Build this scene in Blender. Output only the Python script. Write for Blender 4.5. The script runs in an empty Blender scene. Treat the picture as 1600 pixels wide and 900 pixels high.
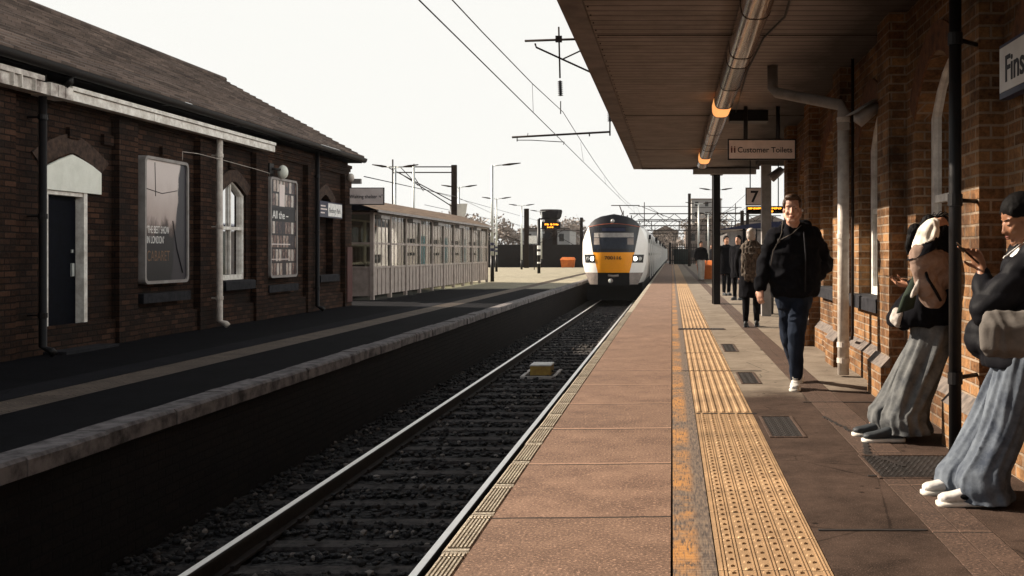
import bpy, bmesh, math, random
from math import sin, cos, pi, radians as R
from mathutils import Vector as V, Matrix, noise
from mathutils.geometry import tessellate_polygon
random.seed(7)
sc = bpy.context.scene
COL = sc.collection

# ------------------------------------------------------------------ camera, sky, sun, exposure
cam = bpy.data.cameras.new('camera'); cam.lens = 36; cam.sensor_width = 36
cam.shift_x = -0.15625; cam.shift_y = -0.03375; cam.clip_end = 5000; cam.clip_start = .05
co = bpy.data.objects.new('camera', cam); COL.objects.link(co)
co.location = (0, 0, 1.25); co.rotation_euler = (pi/2, 0, 0); sc.camera = co

SUN = V((-1, .30, .585)).normalized()
w = bpy.data.worlds.new('World'); sc.world = w; w.use_nodes = True
wn = w.node_tree.nodes; wl = w.node_tree.links
sky = wn.new('ShaderNodeTexSky'); sky.sky_type = 'NISHITA'; sky.sun_disc = False
sky.sun_elevation = math.asin(SUN.z); sky.sun_rotation = math.atan2(SUN.x, SUN.y)
sky.dust_density = 1.5; sky.air_density = 1.0; sky.ozone_density = 1.0
hs = wn.new('ShaderNodeHueSaturation'); hs.inputs['Saturation'].default_value = .35
wl.new(sky.outputs[0], hs.inputs['Color']); 
# bright thin overcast low in the sky on the sun's side: brighter towards the horizon, fading overhead, plus added fill lobes behind and to the right
tc = wn.new('ShaderNodeTexCoord'); nv = wn.new('ShaderNodeVectorMath'); nv.operation = 'NORMALIZE'; wl.new(tc.outputs['Generated'], nv.inputs[0])
sx = wn.new('ShaderNodeSeparateXYZ'); wl.new(nv.outputs[0], sx.inputs[0])
r1 = wn.new('ShaderNodeMapRange'); r1.interpolation_type = 'SMOOTHSTEP'; r1.inputs['From Min'].default_value = .45; r1.inputs['From Max'].default_value = 1.05; r1.inputs['To Min'].default_value = 1; r1.inputs['To Max'].default_value = 0
wl.new(sx.outputs['Z'], r1.inputs['Value'])
dt = wn.new('ShaderNodeVectorMath'); dt.operation = 'DOT_PRODUCT'; wl.new(nv.outputs[0], dt.inputs[0]); dt.inputs[1].default_value = (-.25, .97, 0)
r2 = wn.new('ShaderNodeMapRange'); r2.interpolation_type = 'SMOOTHSTEP'; r2.inputs['From Min'].default_value = .35; r2.inputs['From Max'].default_value = .8
wl.new(dt.outputs['Value'], r2.inputs['Value'])
dt3 = wn.new('ShaderNodeVectorMath'); dt3.operation = 'DOT_PRODUCT'; wl.new(nv.outputs[0], dt3.inputs[0]); dt3.inputs[1].default_value = (-.1, -.995, 0)
r3 = wn.new('ShaderNodeMapRange'); r3.interpolation_type = 'SMOOTHSTEP'; r3.inputs['From Min'].default_value = .55; r3.inputs['From Max'].default_value = .95; r3.inputs['To Max'].default_value = .32  # added glow behind the camera, fill for surfaces facing it
wl.new(dt3.outputs['Value'], r3.inputs['Value'])
r4 = wn.new('ShaderNodeMapRange'); r4.interpolation_type = 'SMOOTHSTEP'; r4.inputs['From Min'].default_value = .3; r4.inputs['From Max'].default_value = .8; r4.inputs['To Max'].default_value = 1.1  # added glow on the right, fill for the shaded opposite wall
wl.new(sx.outputs['X'], r4.inputs['Value'])
m3 = wn.new('ShaderNodeMath'); m3.operation = 'MAXIMUM'; wl.new(r3.outputs[0], m3.inputs[0]); wl.new(r4.outputs[0], m3.inputs[1])
m2 = wn.new('ShaderNodeMath'); m2.operation = 'MAXIMUM'; wl.new(r2.outputs[0], m2.inputs[0]); wl.new(m3.outputs[0], m2.inputs[1])
mm = wn.new('ShaderNodeMath'); mm.operation = 'MULTIPLY'; wl.new(r1.outputs[0], mm.inputs[0]); wl.new(m2.outputs[0], mm.inputs[1])
ad = wn.new('ShaderNodeMix'); ad.data_type = 'RGBA'; wl.new(mm.outputs[0], ad.inputs[0]); wl.new(hs.outputs[0], ad.inputs[6]); ad.inputs[7].default_value = (7.4, 7.35, 7.05, 1)
r5 = wn.new('ShaderNodeMapRange'); r5.interpolation_type = 'SMOOTHSTEP'; r5.inputs['From Min'].default_value = .45; r5.inputs['From Max'].default_value = .85; r5.inputs['To Min'].default_value = 1; r5.inputs['To Max'].default_value = 2.2  # right-hand sky, out of view, boosted as extra fill
wl.new(sx.outputs['X'], r5.inputs['Value'])
vm = wn.new('ShaderNodeVectorMath'); vm.operation = 'SCALE'; wl.new(ad.outputs[2], vm.inputs[0]); wl.new(r5.outputs[0], vm.inputs['Scale'])
wl.new(vm.outputs[0], wn['Background'].inputs[0])
wn['Background'].inputs[1].default_value = .055
sl = bpy.data.lights.new('sun', 'SUN'); sl.energy = 5.0; sl.angle = R(.5); sl.color = (1, .87, .72)
so = bpy.data.objects.new('sun', sl); COL.objects.link(so)
so.rotation_euler = SUN.to_track_quat('Z', 'Y').to_euler(); so.location = (-20, 10, 20)
sc.view_settings.view_transform = 'Standard'; sc.view_settings.look = 'None'
sc.view_settings.exposure = 1.25; sc.view_settings.gamma = 1; sc.view_settings.use_curve_mapping = False
sc.render.engine = 'CYCLES'
sc.cycles.max_bounces = 6; sc.cycles.transparent_max_bounces = 12; sc.cycles.volume_bounces = 0
sc.cycles.use_denoising = True

def P(px, py, D): return V(((px-1050)/1600*D, D, 1.25-(py-396)/1600*D))

# ------------------------------------------------------------------ materials
MATS = {}
def nm(name):
    m = bpy.data.materials.new(name); m.use_nodes = True
    n = m.node_tree.nodes; b = n['Principled BSDF']
    return m, n, m.node_tree.links, b
def ramp(n, l, fac, stops):
    r = n.new('ShaderNodeValToRGB'); e = r.color_ramp.elements
    while len(e) < len(stops): e.new(.5)
    for k, (p, c) in zip(e, stops): k.position = p; k.color = (c[0], c[1], c[2], 1)
    l.new(fac, r.inputs[0]); return r.outputs[0]
def wpos(n):
    return n.new('ShaderNodeNewGeometry').outputs['Position']
def noise_n(n, l, vec, scale, detail=4, rough=.6, stretch=None):
    if stretch:
        mp = n.new('ShaderNodeMapping'); mp.inputs['Scale'].default_value = stretch
        l.new(vec, mp.inputs[0]); vec = mp.outputs[0]
    t = n.new('ShaderNodeTexNoise'); t.inputs['Scale'].default_value = scale
    t.inputs['Detail'].default_value = detail; t.inputs['Roughness'].default_value = rough
    l.new(vec, t.inputs['Vector']); return t.outputs['Fac']
def bump(n, l, b, h, strength=.4, dist=.01):
    k = n.new('ShaderNodeBump'); k.inputs['Strength'].default_value = strength; k.inputs['Distance'].default_value = dist
    l.new(h, k.inputs['Height']); l.new(k.outputs[0], b.inputs['Normal'])
def mth(n, l, op, a, b=None, c=None):
    m = n.new('ShaderNodeMath'); m.operation = op
    for i, x in enumerate((a, b, c)):
        if x is None: continue
        if isinstance(x, (int, float)): m.inputs[i].default_value = x
        else: l.new(x, m.inputs[i])
    return m.outputs[0]
def mixc(n, l, f, a, b, mode='MIX'):
    m = n.new('ShaderNodeMix'); m.data_type = 'RGBA'; m.blend_type = mode
    if isinstance(f, (int, float)): m.inputs[0].default_value = f
    else: l.new(f, m.inputs[0])
    for s, x in ((6, a), (7, b)):
        if isinstance(x, tuple): m.inputs[s].default_value = (*x, 1)
        else: l.new(x, m.inputs[s])
    return m.outputs[2]
def mat(name, c, rough=.6, metal=0, c2=None, scale=8, bs=.25, bd=.004, bscale=None, stretch=None, spec=.3):
    if name in MATS: return MATS[name]
    m, n, l, b = nm(name); p = wpos(n)
    c2 = c2 or tuple(x*.65 for x in c)
    f = noise_n(n, l, p, scale, 6, .65, stretch)
    l.new(ramp(n, l, f, [(.33, c2), (.62, c)]), b.inputs['Base Color'])
    b.inputs['Roughness'].default_value = rough; b.inputs['Metallic'].default_value = metal
    b.inputs['Specular IOR Level'].default_value = spec
    if bs: bump(n, l, b, noise_n(n, l, p, bscale or scale*6, 5, .6, stretch), bs, bd)
    MATS[name] = m; return m
def emit(name, c, s):
    if name in MATS: return MATS[name]
    m, n, l, b = nm(name); b.inputs['Base Color'].default_value = (*c, 1)
    b.inputs['Emission Color'].default_value = (*c, 1); b.inputs['Emission Strength'].default_value = s
    MATS[name] = m; return m
def glass(name, tint=(.9, .95, .95), a=.25):
    if name in MATS: return MATS[name]
    m, n, l, b = nm(name)
    t = n.new('ShaderNodeBsdfTransparent'); t.inputs[0].default_value = (*tint, 1)
    g = n.new('ShaderNodeBsdfGlossy'); g.inputs['Roughness'].default_value = .03
    fr = n.new('ShaderNodeFresnel'); fr.inputs[0].default_value = 1.45
    mx = n.new('ShaderNodeMixShader'); l.new(mth(n, l, 'ADD', fr.outputs[0], a), mx.inputs[0])
    l.new(t.outputs[0], mx.inputs[1]); l.new(g.outputs[0], mx.inputs[2])
    l.new(mx.outputs[0], n['Material Output'].inputs[0])
    MATS[name] = m; return m
def brick(name, cols, mortar, dirt=(.02, .015, .012), dirtamt=.5, mask=.0):
    m, n, l, b = nm(name); p = wpos(n)
    s = n.new('ShaderNodeSeparateXYZ'); l.new(p, s.inputs[0])
    u = mth(n, l, 'ADD', s.outputs[0], s.outputs[1])
    cb = n.new('ShaderNodeCombineXYZ'); l.new(u, cb.inputs[0]); l.new(s.outputs[2], cb.inputs[1])
    # wobble so that the courses are not dead straight
    wob = n.new('ShaderNodeTexNoise'); wob.inputs['Scale'].default_value = 9; l.new(p, wob.inputs['Vector'])
    va = n.new('ShaderNodeVectorMath'); va.operation = 'MULTIPLY_ADD'
    l.new(wob.outputs['Color'], va.inputs[0]); va.inputs[1].default_value = (.006, .005, 0); l.new(cb.outputs[0], va.inputs[2])
    t = n.new('ShaderNodeTexBrick'); l.new(va.outputs[0], t.inputs['Vector'])
    t.inputs['Scale'].default_value = 1; t.inputs['Brick Width'].default_value = .228; t.inputs['Row Height'].default_value = .075
    t.inputs['Mortar Size'].default_value = .009; t.inputs['Mortar Smooth'].default_value = .3
    t.inputs['Color1'].default_value = (0, 0, 0, 1); t.inputs['Color2'].default_value = (1, 1, 1, 1); t.inputs['Mortar'].default_value = (.5, .5, .5, 1)
    bc = ramp(n, l, t.outputs['Color'], [(i/(len(cols)-1), c) for i, c in enumerate(cols)])
    f1 = noise_n(n, l, p, 30, 6, .7)
    bc = mixc(n, l, .55, bc, ramp(n, l, f1, [(.3, tuple(x*.35 for x in cols[0])), (.6, cols[-1])]), 'MIX')
    bc = mixc(n, l, t.outputs['Fac'], bc, mortar)
    f2 = noise_n(n, l, p, 1.7, 8, .7)
    df = mth(n, l, 'MULTIPLY', ramp(n, l, f2, [(.42, (0, 0, 0)), (.68, (1, 1, 1))]), dirtamt)
    l.new(mixc(n, l, df, bc, dirt), b.inputs['Base Color'])
    b.inputs['Roughness'].default_value = .9; b.inputs['Specular IOR Level'].default_value = .12
    h = mth(n, l, 'SUBTRACT', mth(n, l, 'MULTIPLY', f1, .6), t.outputs['Fac'])
    bump(n, l, b, h, .9, .012)
    MATS[name] = m; return m
def cloth(name, c, c2=None, scale=6, rough=.95, weave=True, spec=.06, bs=.35):
    return mat(name, c, rough, 0, c2 or tuple(x*.6 for x in c), scale, bs, .003, 90, spec=spec)

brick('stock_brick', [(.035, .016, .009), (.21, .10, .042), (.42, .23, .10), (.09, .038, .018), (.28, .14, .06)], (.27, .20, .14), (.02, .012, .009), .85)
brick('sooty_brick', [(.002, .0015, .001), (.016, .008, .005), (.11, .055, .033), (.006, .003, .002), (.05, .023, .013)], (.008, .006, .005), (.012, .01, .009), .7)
brick('retaining_brick', [(.006, .005, .005), (.010, .008, .007), (.015, .011, .009)], (.008, .007, .007), (.006, .005, .005), .8)
brick('black_brick', [(.018, .017, .019), (.025, .024, .026), (.03, .028, .03)], (.02, .02, .02))
M = MATS
mat('stone_cap', (.16, .13, .11), .8, c2=(.06, .05, .045), scale=14, bs=.5)
mat('dark_stone', (.022, .022, .026), .8, c2=(.006, .006, .008), scale=9, spec=.15)
mat('black_paint', (.005, .005, .006), .45, c2=(.010, .008, .007), scale=20, bs=.15, spec=.2)
mat('navy_paint', (.004, .005, .009), .7, c2=(.002, .0025, .0045), spec=.05)
mat('old_white_paint', (.84, .82, .76), .5, c2=(.50, .46, .41), scale=7, bs=.2)
mat('weathered_white', (.76, .72, .66), .7, c2=(.22, .18, .16), scale=4.5, bs=.35)
mat('grey_white', (.30, .28, .265), .6, c2=(.2, .18, .17), scale=5)
mat('pipe_white', (.62, .57, .50), .45, c2=(.40, .34, .30), scale=9, bs=.2)
mat('galvanised', (.55, .58, .56), .45, .4, c2=(.42, .44, .43), scale=11, bs=.1)
mat('rust_steel', (.028, .018, .014), .85, c2=(.008, .006, .005), scale=25, spec=.12)
mat('wire', (.03, .03, .032), .5, .6, bs=0)
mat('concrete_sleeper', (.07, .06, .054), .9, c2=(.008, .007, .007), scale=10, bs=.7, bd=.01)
mat('screen_black', (.008, .008, .01), .18, bs=0)
mat('sign_white', (.62, .60, .56), .4, c2=(.52, .49, .46), scale=3, bs=0)
mat('sign_pink', (.78, .69, .66), .45, c2=(.66, .57, .54), scale=5, bs=0)
mat('ink', (.012, .012, .016), .5, bs=0)
mat('ink_white', (.9, .89, .86), .5, bs=0)
mat('ink_gold', (.16, .085, .04), .5, bs=0)
mat('navy_sign', (.012, .016, .05), .4, bs=0)
mat('orange_plastic', (.62, .17, .03), .5, c2=(.42, .10, .02), scale=4)
mat('shelter_paint', (.36, .30, .265), .55, c2=(.24, .20, .175), scale=4)
mat('shelter_roof', (.20, .135, .085), .7, c2=(.10, .065, .045), scale=5, stretch=(1, .2, 1))
emit('led_orange', (1, .33, .02), 1.6)
emit('glint_amber', (1, .42, .13), .42)  # sun reflection on the light covers, put in as emission
emit('headlight', (1, .96, .88), 1.6)
glass('window_glass', (.5, .52, .53), .22)
glass('shelter_glass', (.82, .86, .82), .07)

# ------------------------------------------------------------------ mesh builder
class MB:
    def __init__(s): s.v = []; s.f = []; s.sm = []
    def add(s, vs, fs, smooth=False):
        k = len(s.v); s.v += [tuple(p) for p in vs]
        for f in fs: s.f.append(tuple(i+k for i in f)); s.sm.append(smooth)
        return s
    def box(s, x0, x1, y0, y1, z0, z1):
        if x0 > x1: x0, x1 = x1, x0
        if y0 > y1: y0, y1 = y1, y0
        if z0 > z1: z0, z1 = z1, z0
        return s.add([(x0,y0,z0),(x1,y0,z0),(x1,y1,z0),(x0,y1,z0),(x0,y0,z1),(x1,y0,z1),(x1,y1,z1),(x0,y1,z1)],
            [(0,3,2,1),(4,5,6,7),(0,1,5,4),(1,2,6,5),(2,3,7,6),(3,0,4,7)])
    def bev(s, x0, x1, y0, y1, z0, z1, b=.01):   # box with chamfered top edges
        s.add([(x0,y0,z0),(x1,y0,z0),(x1,y1,z0),(x0,y1,z0),(x0,y0,z1-b),(x1,y0,z1-b),(x1,y1,z1-b),(x0,y1,z1-b),
               (x0+b,y0+b,z1),(x1-b,y0+b,z1),(x1-b,y1-b,z1),(x0+b,y1-b,z1)],
              [(0,3,2,1),(8,9,10,11),(0,1,5,4),(1,2,6,5),(2,3,7,6),(3,0,4,7),(4,5,9,8),(5,6,10,9),(6,7,11,10),(7,4,8,11)])
        return s
    def tube(s, pts, r, seg=8, smooth=True, flat=None):
        pts = [V(p) for p in pts]; rs = r if isinstance(r, (list, tuple)) else [r]*len(pts)
        vs = []; n = len(pts)
        up0 = None
        for i, p in enumerate(pts):
            d = (pts[min(i+1, n-1)]-pts[max(i-1, 0)]).normalized()
            if up0 is None: up0 = V((0,0,1)) if abs(d.z) < .9 else V((0,1,0))
            a = d.cross(up0)
            if a.length < 1e-4: a = d.orthogonal()
            a.normalize(); b = a.cross(d).normalized(); up0 = b
            for k in range(seg):
                t = 2*pi*k/seg; vs.append(p+(a*cos(t)+b*sin(t))*rs[i])
        fs = [(i*seg+k, i*seg+(k+1)%seg, (i+1)*seg+(k+1)%seg, (i+1)*seg+k) for i in range(n-1) for k in range(seg)]
        fs += [tuple(range(seg-1, -1, -1)), tuple((n-1)*seg+k for k in range(seg))]
        return s.add(vs, fs, smooth)
    def loft(s, rings, seg=16, sq=1.0, smooth=True):   # rings: (centre, a, b)
        vs = []; n = len(rings)
        for c, a, b in rings:
            c, a, b = V(c), V(a), V(b)
            for k in range(seg):
                t = 2*pi*k/seg; ct, st = cos(t), sin(t)
                vs.append(c + a*math.copysign(abs(ct)**sq, ct) + b*math.copysign(abs(st)**sq, st))
        fs = [(i*seg+k, i*seg+(k+1)%seg, (i+1)*seg+(k+1)%seg, (i+1)*seg+k) for i in range(n-1) for k in range(seg)]
        fs += [tuple(range(seg-1, -1, -1)), tuple((n-1)*seg+k for k in range(seg))]
        return s.add(vs, fs, smooth)
    def ell(s, c, r, ax=None, seg=14, rows=9):
        c = V(c); X, Y, Z = ax or (V((1,0,0)), V((0,1,0)), V((0,0,1)))
        vs = [c - Z*r[2]]
        for i in range(1, rows):
            ph = -pi/2+pi*i/rows
            for k in range(seg):
                t = 2*pi*k/seg; vs.append(c+X*(r[0]*cos(ph)*cos(t))+Y*(r[1]*cos(ph)*sin(t))+Z*(r[2]*sin(ph)))
        vs.append(c+Z*r[2]); L = len(vs)-1
        fs = [(0, 1+(k+1)%seg, 1+k) for k in range(seg)]
        fs += [(1+i*seg+k, 1+i*seg+(k+1)%seg, 1+(i+1)*seg+(k+1)%seg, 1+(i+1)*seg+k) for i in range(rows-2) for k in range(seg)]
        fs += [(L, 1+(rows-2)*seg+k, 1+(rows-2)*seg+(k+1)%seg) for k in range(seg)]
        return s.add(vs, fs, True)
    def cap(s, p0, r0, p1, r1, seg=12):              # tapered capsule
        p0, p1 = V(p0), V(p1); d = p1-p0; L = d.length; d = d/L if L > 1e-6 else V((0,0,1))
        a = d.orthogonal().normalized(); b = d.cross(a)
        rings = []
        for t in (-.98, -.8, -.5, 0): rings.append((p0+d*(r0*t), r0*math.sqrt(max(0, 1-t*t))))
        for t in (0, .5, .8, .98): rings.append((p1+d*(r1*t), r1*math.sqrt(1-t*t)))
        return s.loft([(c, a*q, b*q) for c, q in rings], seg)
    def prism(s, poly, f, d0, d1):                   # poly: 2D points, f(u,v,d)->point
        n = len(poly)
        vs = [f(u, v, d0) for u, v in poly]+[f(u, v, d1) for u, v in poly]
        return s.add(vs, [tuple(range(n)), tuple(range(2*n-1, n-1, -1))]+[(i, i+n, (i+1)%n+n, (i+1)%n) for i in range(n)])
    def build(s, name, m, parent=None, origin=None, fix=True):
        root = parent
        while root is not None and root.parent is not None: root = root.parent
        if root is not None: org = V(root.location)
        elif origin is not None: org = V(origin)
        else:
            xs = [p[0] for p in s.v]; ys = [p[1] for p in s.v]; zs = [p[2] for p in s.v]
            org = V(((min(xs)+max(xs))/2, (min(ys)+max(ys))/2, min(zs)))
        me = bpy.data.meshes.new(name)
        me.from_pydata([(p[0]-org.x, p[1]-org.y, p[2]-org.z) for p in s.v], [], s.f)
        me.polygons.foreach_set('use_smooth', s.sm)
        if fix:
            bm = bmesh.new(); bm.from_mesh(me); bmesh.ops.recalc_face_normals(bm, faces=bm.faces); bm.to_mesh(me); bm.free()
        me.materials.append(MATS[m] if isinstance(m, str) else m)
        o = bpy.data.objects.new(name, me); COL.objects.link(o)
        if parent is not None: o.parent = parent
        else: o.location = org
        return o

def build_each(mb, name, m, parent):
    """link every separate piece of the builder as a part of its own"""
    par = list(range(len(mb.v)))
    def find(i):
        while par[i] != i: par[i] = par[par[i]]; i = par[i]
        return i
    for f in mb.f:
        for i in f[1:]: par[find(i)] = find(f[0])
    groups = {}
    for k, f in enumerate(mb.f): groups.setdefault(find(f[0]), []).append(k)
    for ks in groups.values():
        g = MB(); mp = {}
        for k in ks:
            for i in mb.f[k]:
                if i not in mp: mp[i] = len(g.v); g.v.append(mb.v[i])
            g.f.append(tuple(mp[i] for i in mb.f[k])); g.sm.append(mb.sm[k])
        g.build(name, m, parent)
def tag(o, label=None, cat=None, group=None, kind=None):
    if label: o['label'] = label
    if cat: o['category'] = cat
    if group: o['group'] = group
    if kind: o['kind'] = kind
    return o
def thing(name, label, cat, loc, group=None):
    o = bpy.data.objects.new(name, None); COL.objects.link(o); o.location = V(loc); o.empty_display_size = .2
    return tag(o, label, cat, group)
def copy_thing(src, loc, label=None, group=None):
    r = src.copy(); COL.objects.link(r); r.location = V(loc)
    if label: r['label'] = label
    if group: r['group'] = group
    for ch in src.children:
        c = ch.copy(); COL.objects.link(c); c.parent = r
        for g in ch.children:
            d = g.copy(); COL.objects.link(d); d.parent = c
    return r
def remesh(o, voxel, smooth=6, wr=None):
    """fuse a part's overlapping volumes into one continuous skin"""
    m = o.modifiers.new('r', 'REMESH'); m.mode = 'VOXEL'; m.voxel_size = voxel; m.use_smooth_shade = True
    if smooth:
        q = o.modifiers.new('s', 'SMOOTH'); q.factor = .5; q.iterations = smooth
    dg = bpy.context.evaluated_depsgraph_get(); dg.update()
    me = bpy.data.meshes.new_from_object(o.evaluated_get(dg))
    o.modifiers.clear(); old = o.data; mats = [x for x in old.materials]
    o.data = me; me.name = old.name; bpy.data.meshes.remove(old)
    me.materials.clear()
    for x in mats: me.materials.append(x)
    if wr:
        nrm = [v.normal.copy() for v in me.vertices]
        for v, nn in zip(me.vertices, nrm): v.co += nn*wr(v.co)
    me.polygons.foreach_set('use_smooth', [True]*len(me.polygons)); me.update()
    return o
def text(txt, m, parent, origin, right, up, size, depth=.004, align='LEFT', bold=0, sx=1.0, name='lettering'):
    c = bpy.data.curves.new('t', 'FONT'); c.body = txt; c.size = size; c.extrude = depth/2; c.align_x = align; c.offset = bold
    t = bpy.data.objects.new('t', c); COL.objects.link(t)
    dg = bpy.context.evaluated_depsgraph_get(); dg.update()
    me = bpy.data.meshes.new_from_object(t.evaluated_get(dg)); bpy.data.objects.remove(t)
    r, u = V(right).normalized(), V(up).normalized(); nn = r.cross(u)
    root = parent
    while root.parent: root = root.parent
    org = V(origin)-V(root.location)
    for v in me.vertices: v.co = org + r*(v.co.x*sx) + u*v.co.y + nn*v.co.z
    me.name = name; me.materials.clear(); me.materials.append(MATS[m])
    o = bpy.data.objects.new(name, me); COL.objects.link(o); o.parent = parent
    return o

# ------------------------------------------------------------------ ground, track bed, platforms
def ground_mat():
    m, n, l, b = nm('ground_soil'); p = wpos(n)
    f = noise_n(n, l, p, .05, 8, .7)
    l.new(ramp(n, l, f, [(.35, (.05, .045, .035)), (.65, (.13, .115, .09))]), b.inputs['Base Color']); b.inputs['Roughness'].default_value = .95
    MATS['ground_soil'] = m
ground_mat()
g = MB(); g.add([(-3000,-200,-1.6),(3000,-200,-1.6),(3000,3000,-1.6),(-3000,3000,-1.6)], [(0,1,2,3)])
tag(g.build('ground', 'ground_soil'), kind='structure')

def ballast_mat():
    m, n, l, b = nm('ballast'); p = wpos(n)
    v = n.new('ShaderNodeTexVoronoi'); v.inputs['Scale'].default_value = 19; l.new(p, v.inputs['Vector'])
    bw = n.new('ShaderNodeSeparateColor'); l.new(v.outputs['Color'], bw.inputs[0])
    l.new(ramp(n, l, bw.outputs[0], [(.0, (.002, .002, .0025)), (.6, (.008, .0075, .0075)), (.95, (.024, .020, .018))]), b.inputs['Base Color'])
    b.inputs['Roughness'].default_value = .9
    bump(n, l, b, mth(n, l, 'MULTIPLY', v.outputs['Distance'], -1), 1.0, .05)
    MATS['ballast'] = m
ballast_mat()
g = MB()
xs = [-4.6+.12*i for i in range(int(4.4/.12)+1)]
ys = [1+.14*i for i in range(int(48/.14))]
def bz(x, y): return -1.03 + .03*noise.noise(V((x*3, y*3, 0))) + .02*noise.noise(V((x*11, y*11, 3)))
g.add([(x, y, bz(x, y)) for y in ys for x in xs], [(j*len(xs)+i, j*len(xs)+i+1, (j+1)*len(xs)+i+1, (j+1)*len(xs)+i) for j in range(len(ys)-1) for i in range(len(xs)-1)], True)
g.add([(-4.6,ys[-1],-1.05),(xs[-1],ys[-1],-1.05),(xs[-1],400,-1.05),(-4.6,400,-1.05)], [(0,1,2,3)])
g.add([(-4.6,-6,-1.05),(xs[-1],-6,-1.05),(xs[-1],1,-1.05),(-4.6,1,-1.05)], [(0,1,2,3)])
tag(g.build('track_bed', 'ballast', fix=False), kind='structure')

# loose ballast stones
def stones_mat():
    m, n, l, b = nm('ballast_stone'); p = wpos(n)
    g_ = n.new('ShaderNodeNewGeometry')
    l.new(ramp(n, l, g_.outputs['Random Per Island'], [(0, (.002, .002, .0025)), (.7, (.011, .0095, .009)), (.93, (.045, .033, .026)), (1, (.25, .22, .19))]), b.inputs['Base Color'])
    b.inputs['Roughness'].default_value = .75
    bump(n, l, b, noise_n(n, l, p, 60, 4), .5, .01); MATS['ballast_stone'] = m
stones_mat()
g = MB()
ico = [(0,0,1),(.89,0,.45),(.28,.85,.45),(-.72,.53,.45),(-.72,-.53,.45),(.28,-.85,.45),(.72,.53,-.45),(-.28,.85,-.45),(-.89,0,-.45),(-.28,-.85,-.45),(.72,-.53,-.45),(0,0,-1)]
icf = [(0,1,2),(0,2,3),(0,3,4),(0,4,5),(0,5,1),(1,6,2),(2,7,3),(3,8,4),(4,9,5),(5,10,1),(6,7,2),(7,8,3),(8,9,4),(9,10,5),(10,6,1),(11,7,6),(11,8,7),(11,9,8),(11,10,9),(11,6,10)]
for _ in range(17000):
    y = 4+34*random.random()**1.55; x = random.uniform(-4.3, -.9)
    if abs(x+3.19) < .06 or abs(x+1.69) < .06: continue
    on = ((y-4.05)/.65) % 1 < .36 and -3.6 < x < -1.3
    if on and random.random() < .78: continue
    r = random.uniform(.018, .036); a = random.uniform(0, 6.28); sx, sy, sz = random.uniform(.8,1.4), random.uniform(.7,1.1), random.uniform(.55,.95)
    z = bz(x, y)+r*.3+random.uniform(0, .015)+(.05 if on else 0)
    ca, sa = cos(a), sin(a); vs = []
    for q in ico:
        k = random.uniform(.8, 1.2); X, Y, Z = q[0]*sx*r*k, q[1]*sy*r*k, q[2]*sz*r*k
        vs.append((x+X*ca-Y*sa, y+X*sa+Y*ca, z+Z))
    g.add(vs, icf)
tag(g.build('ballast_stones', 'ballast_stone', fix=False), 'dark loose ballast stones packed around the sleepers in the track trench', 'ballast', kind='stuff')

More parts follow.
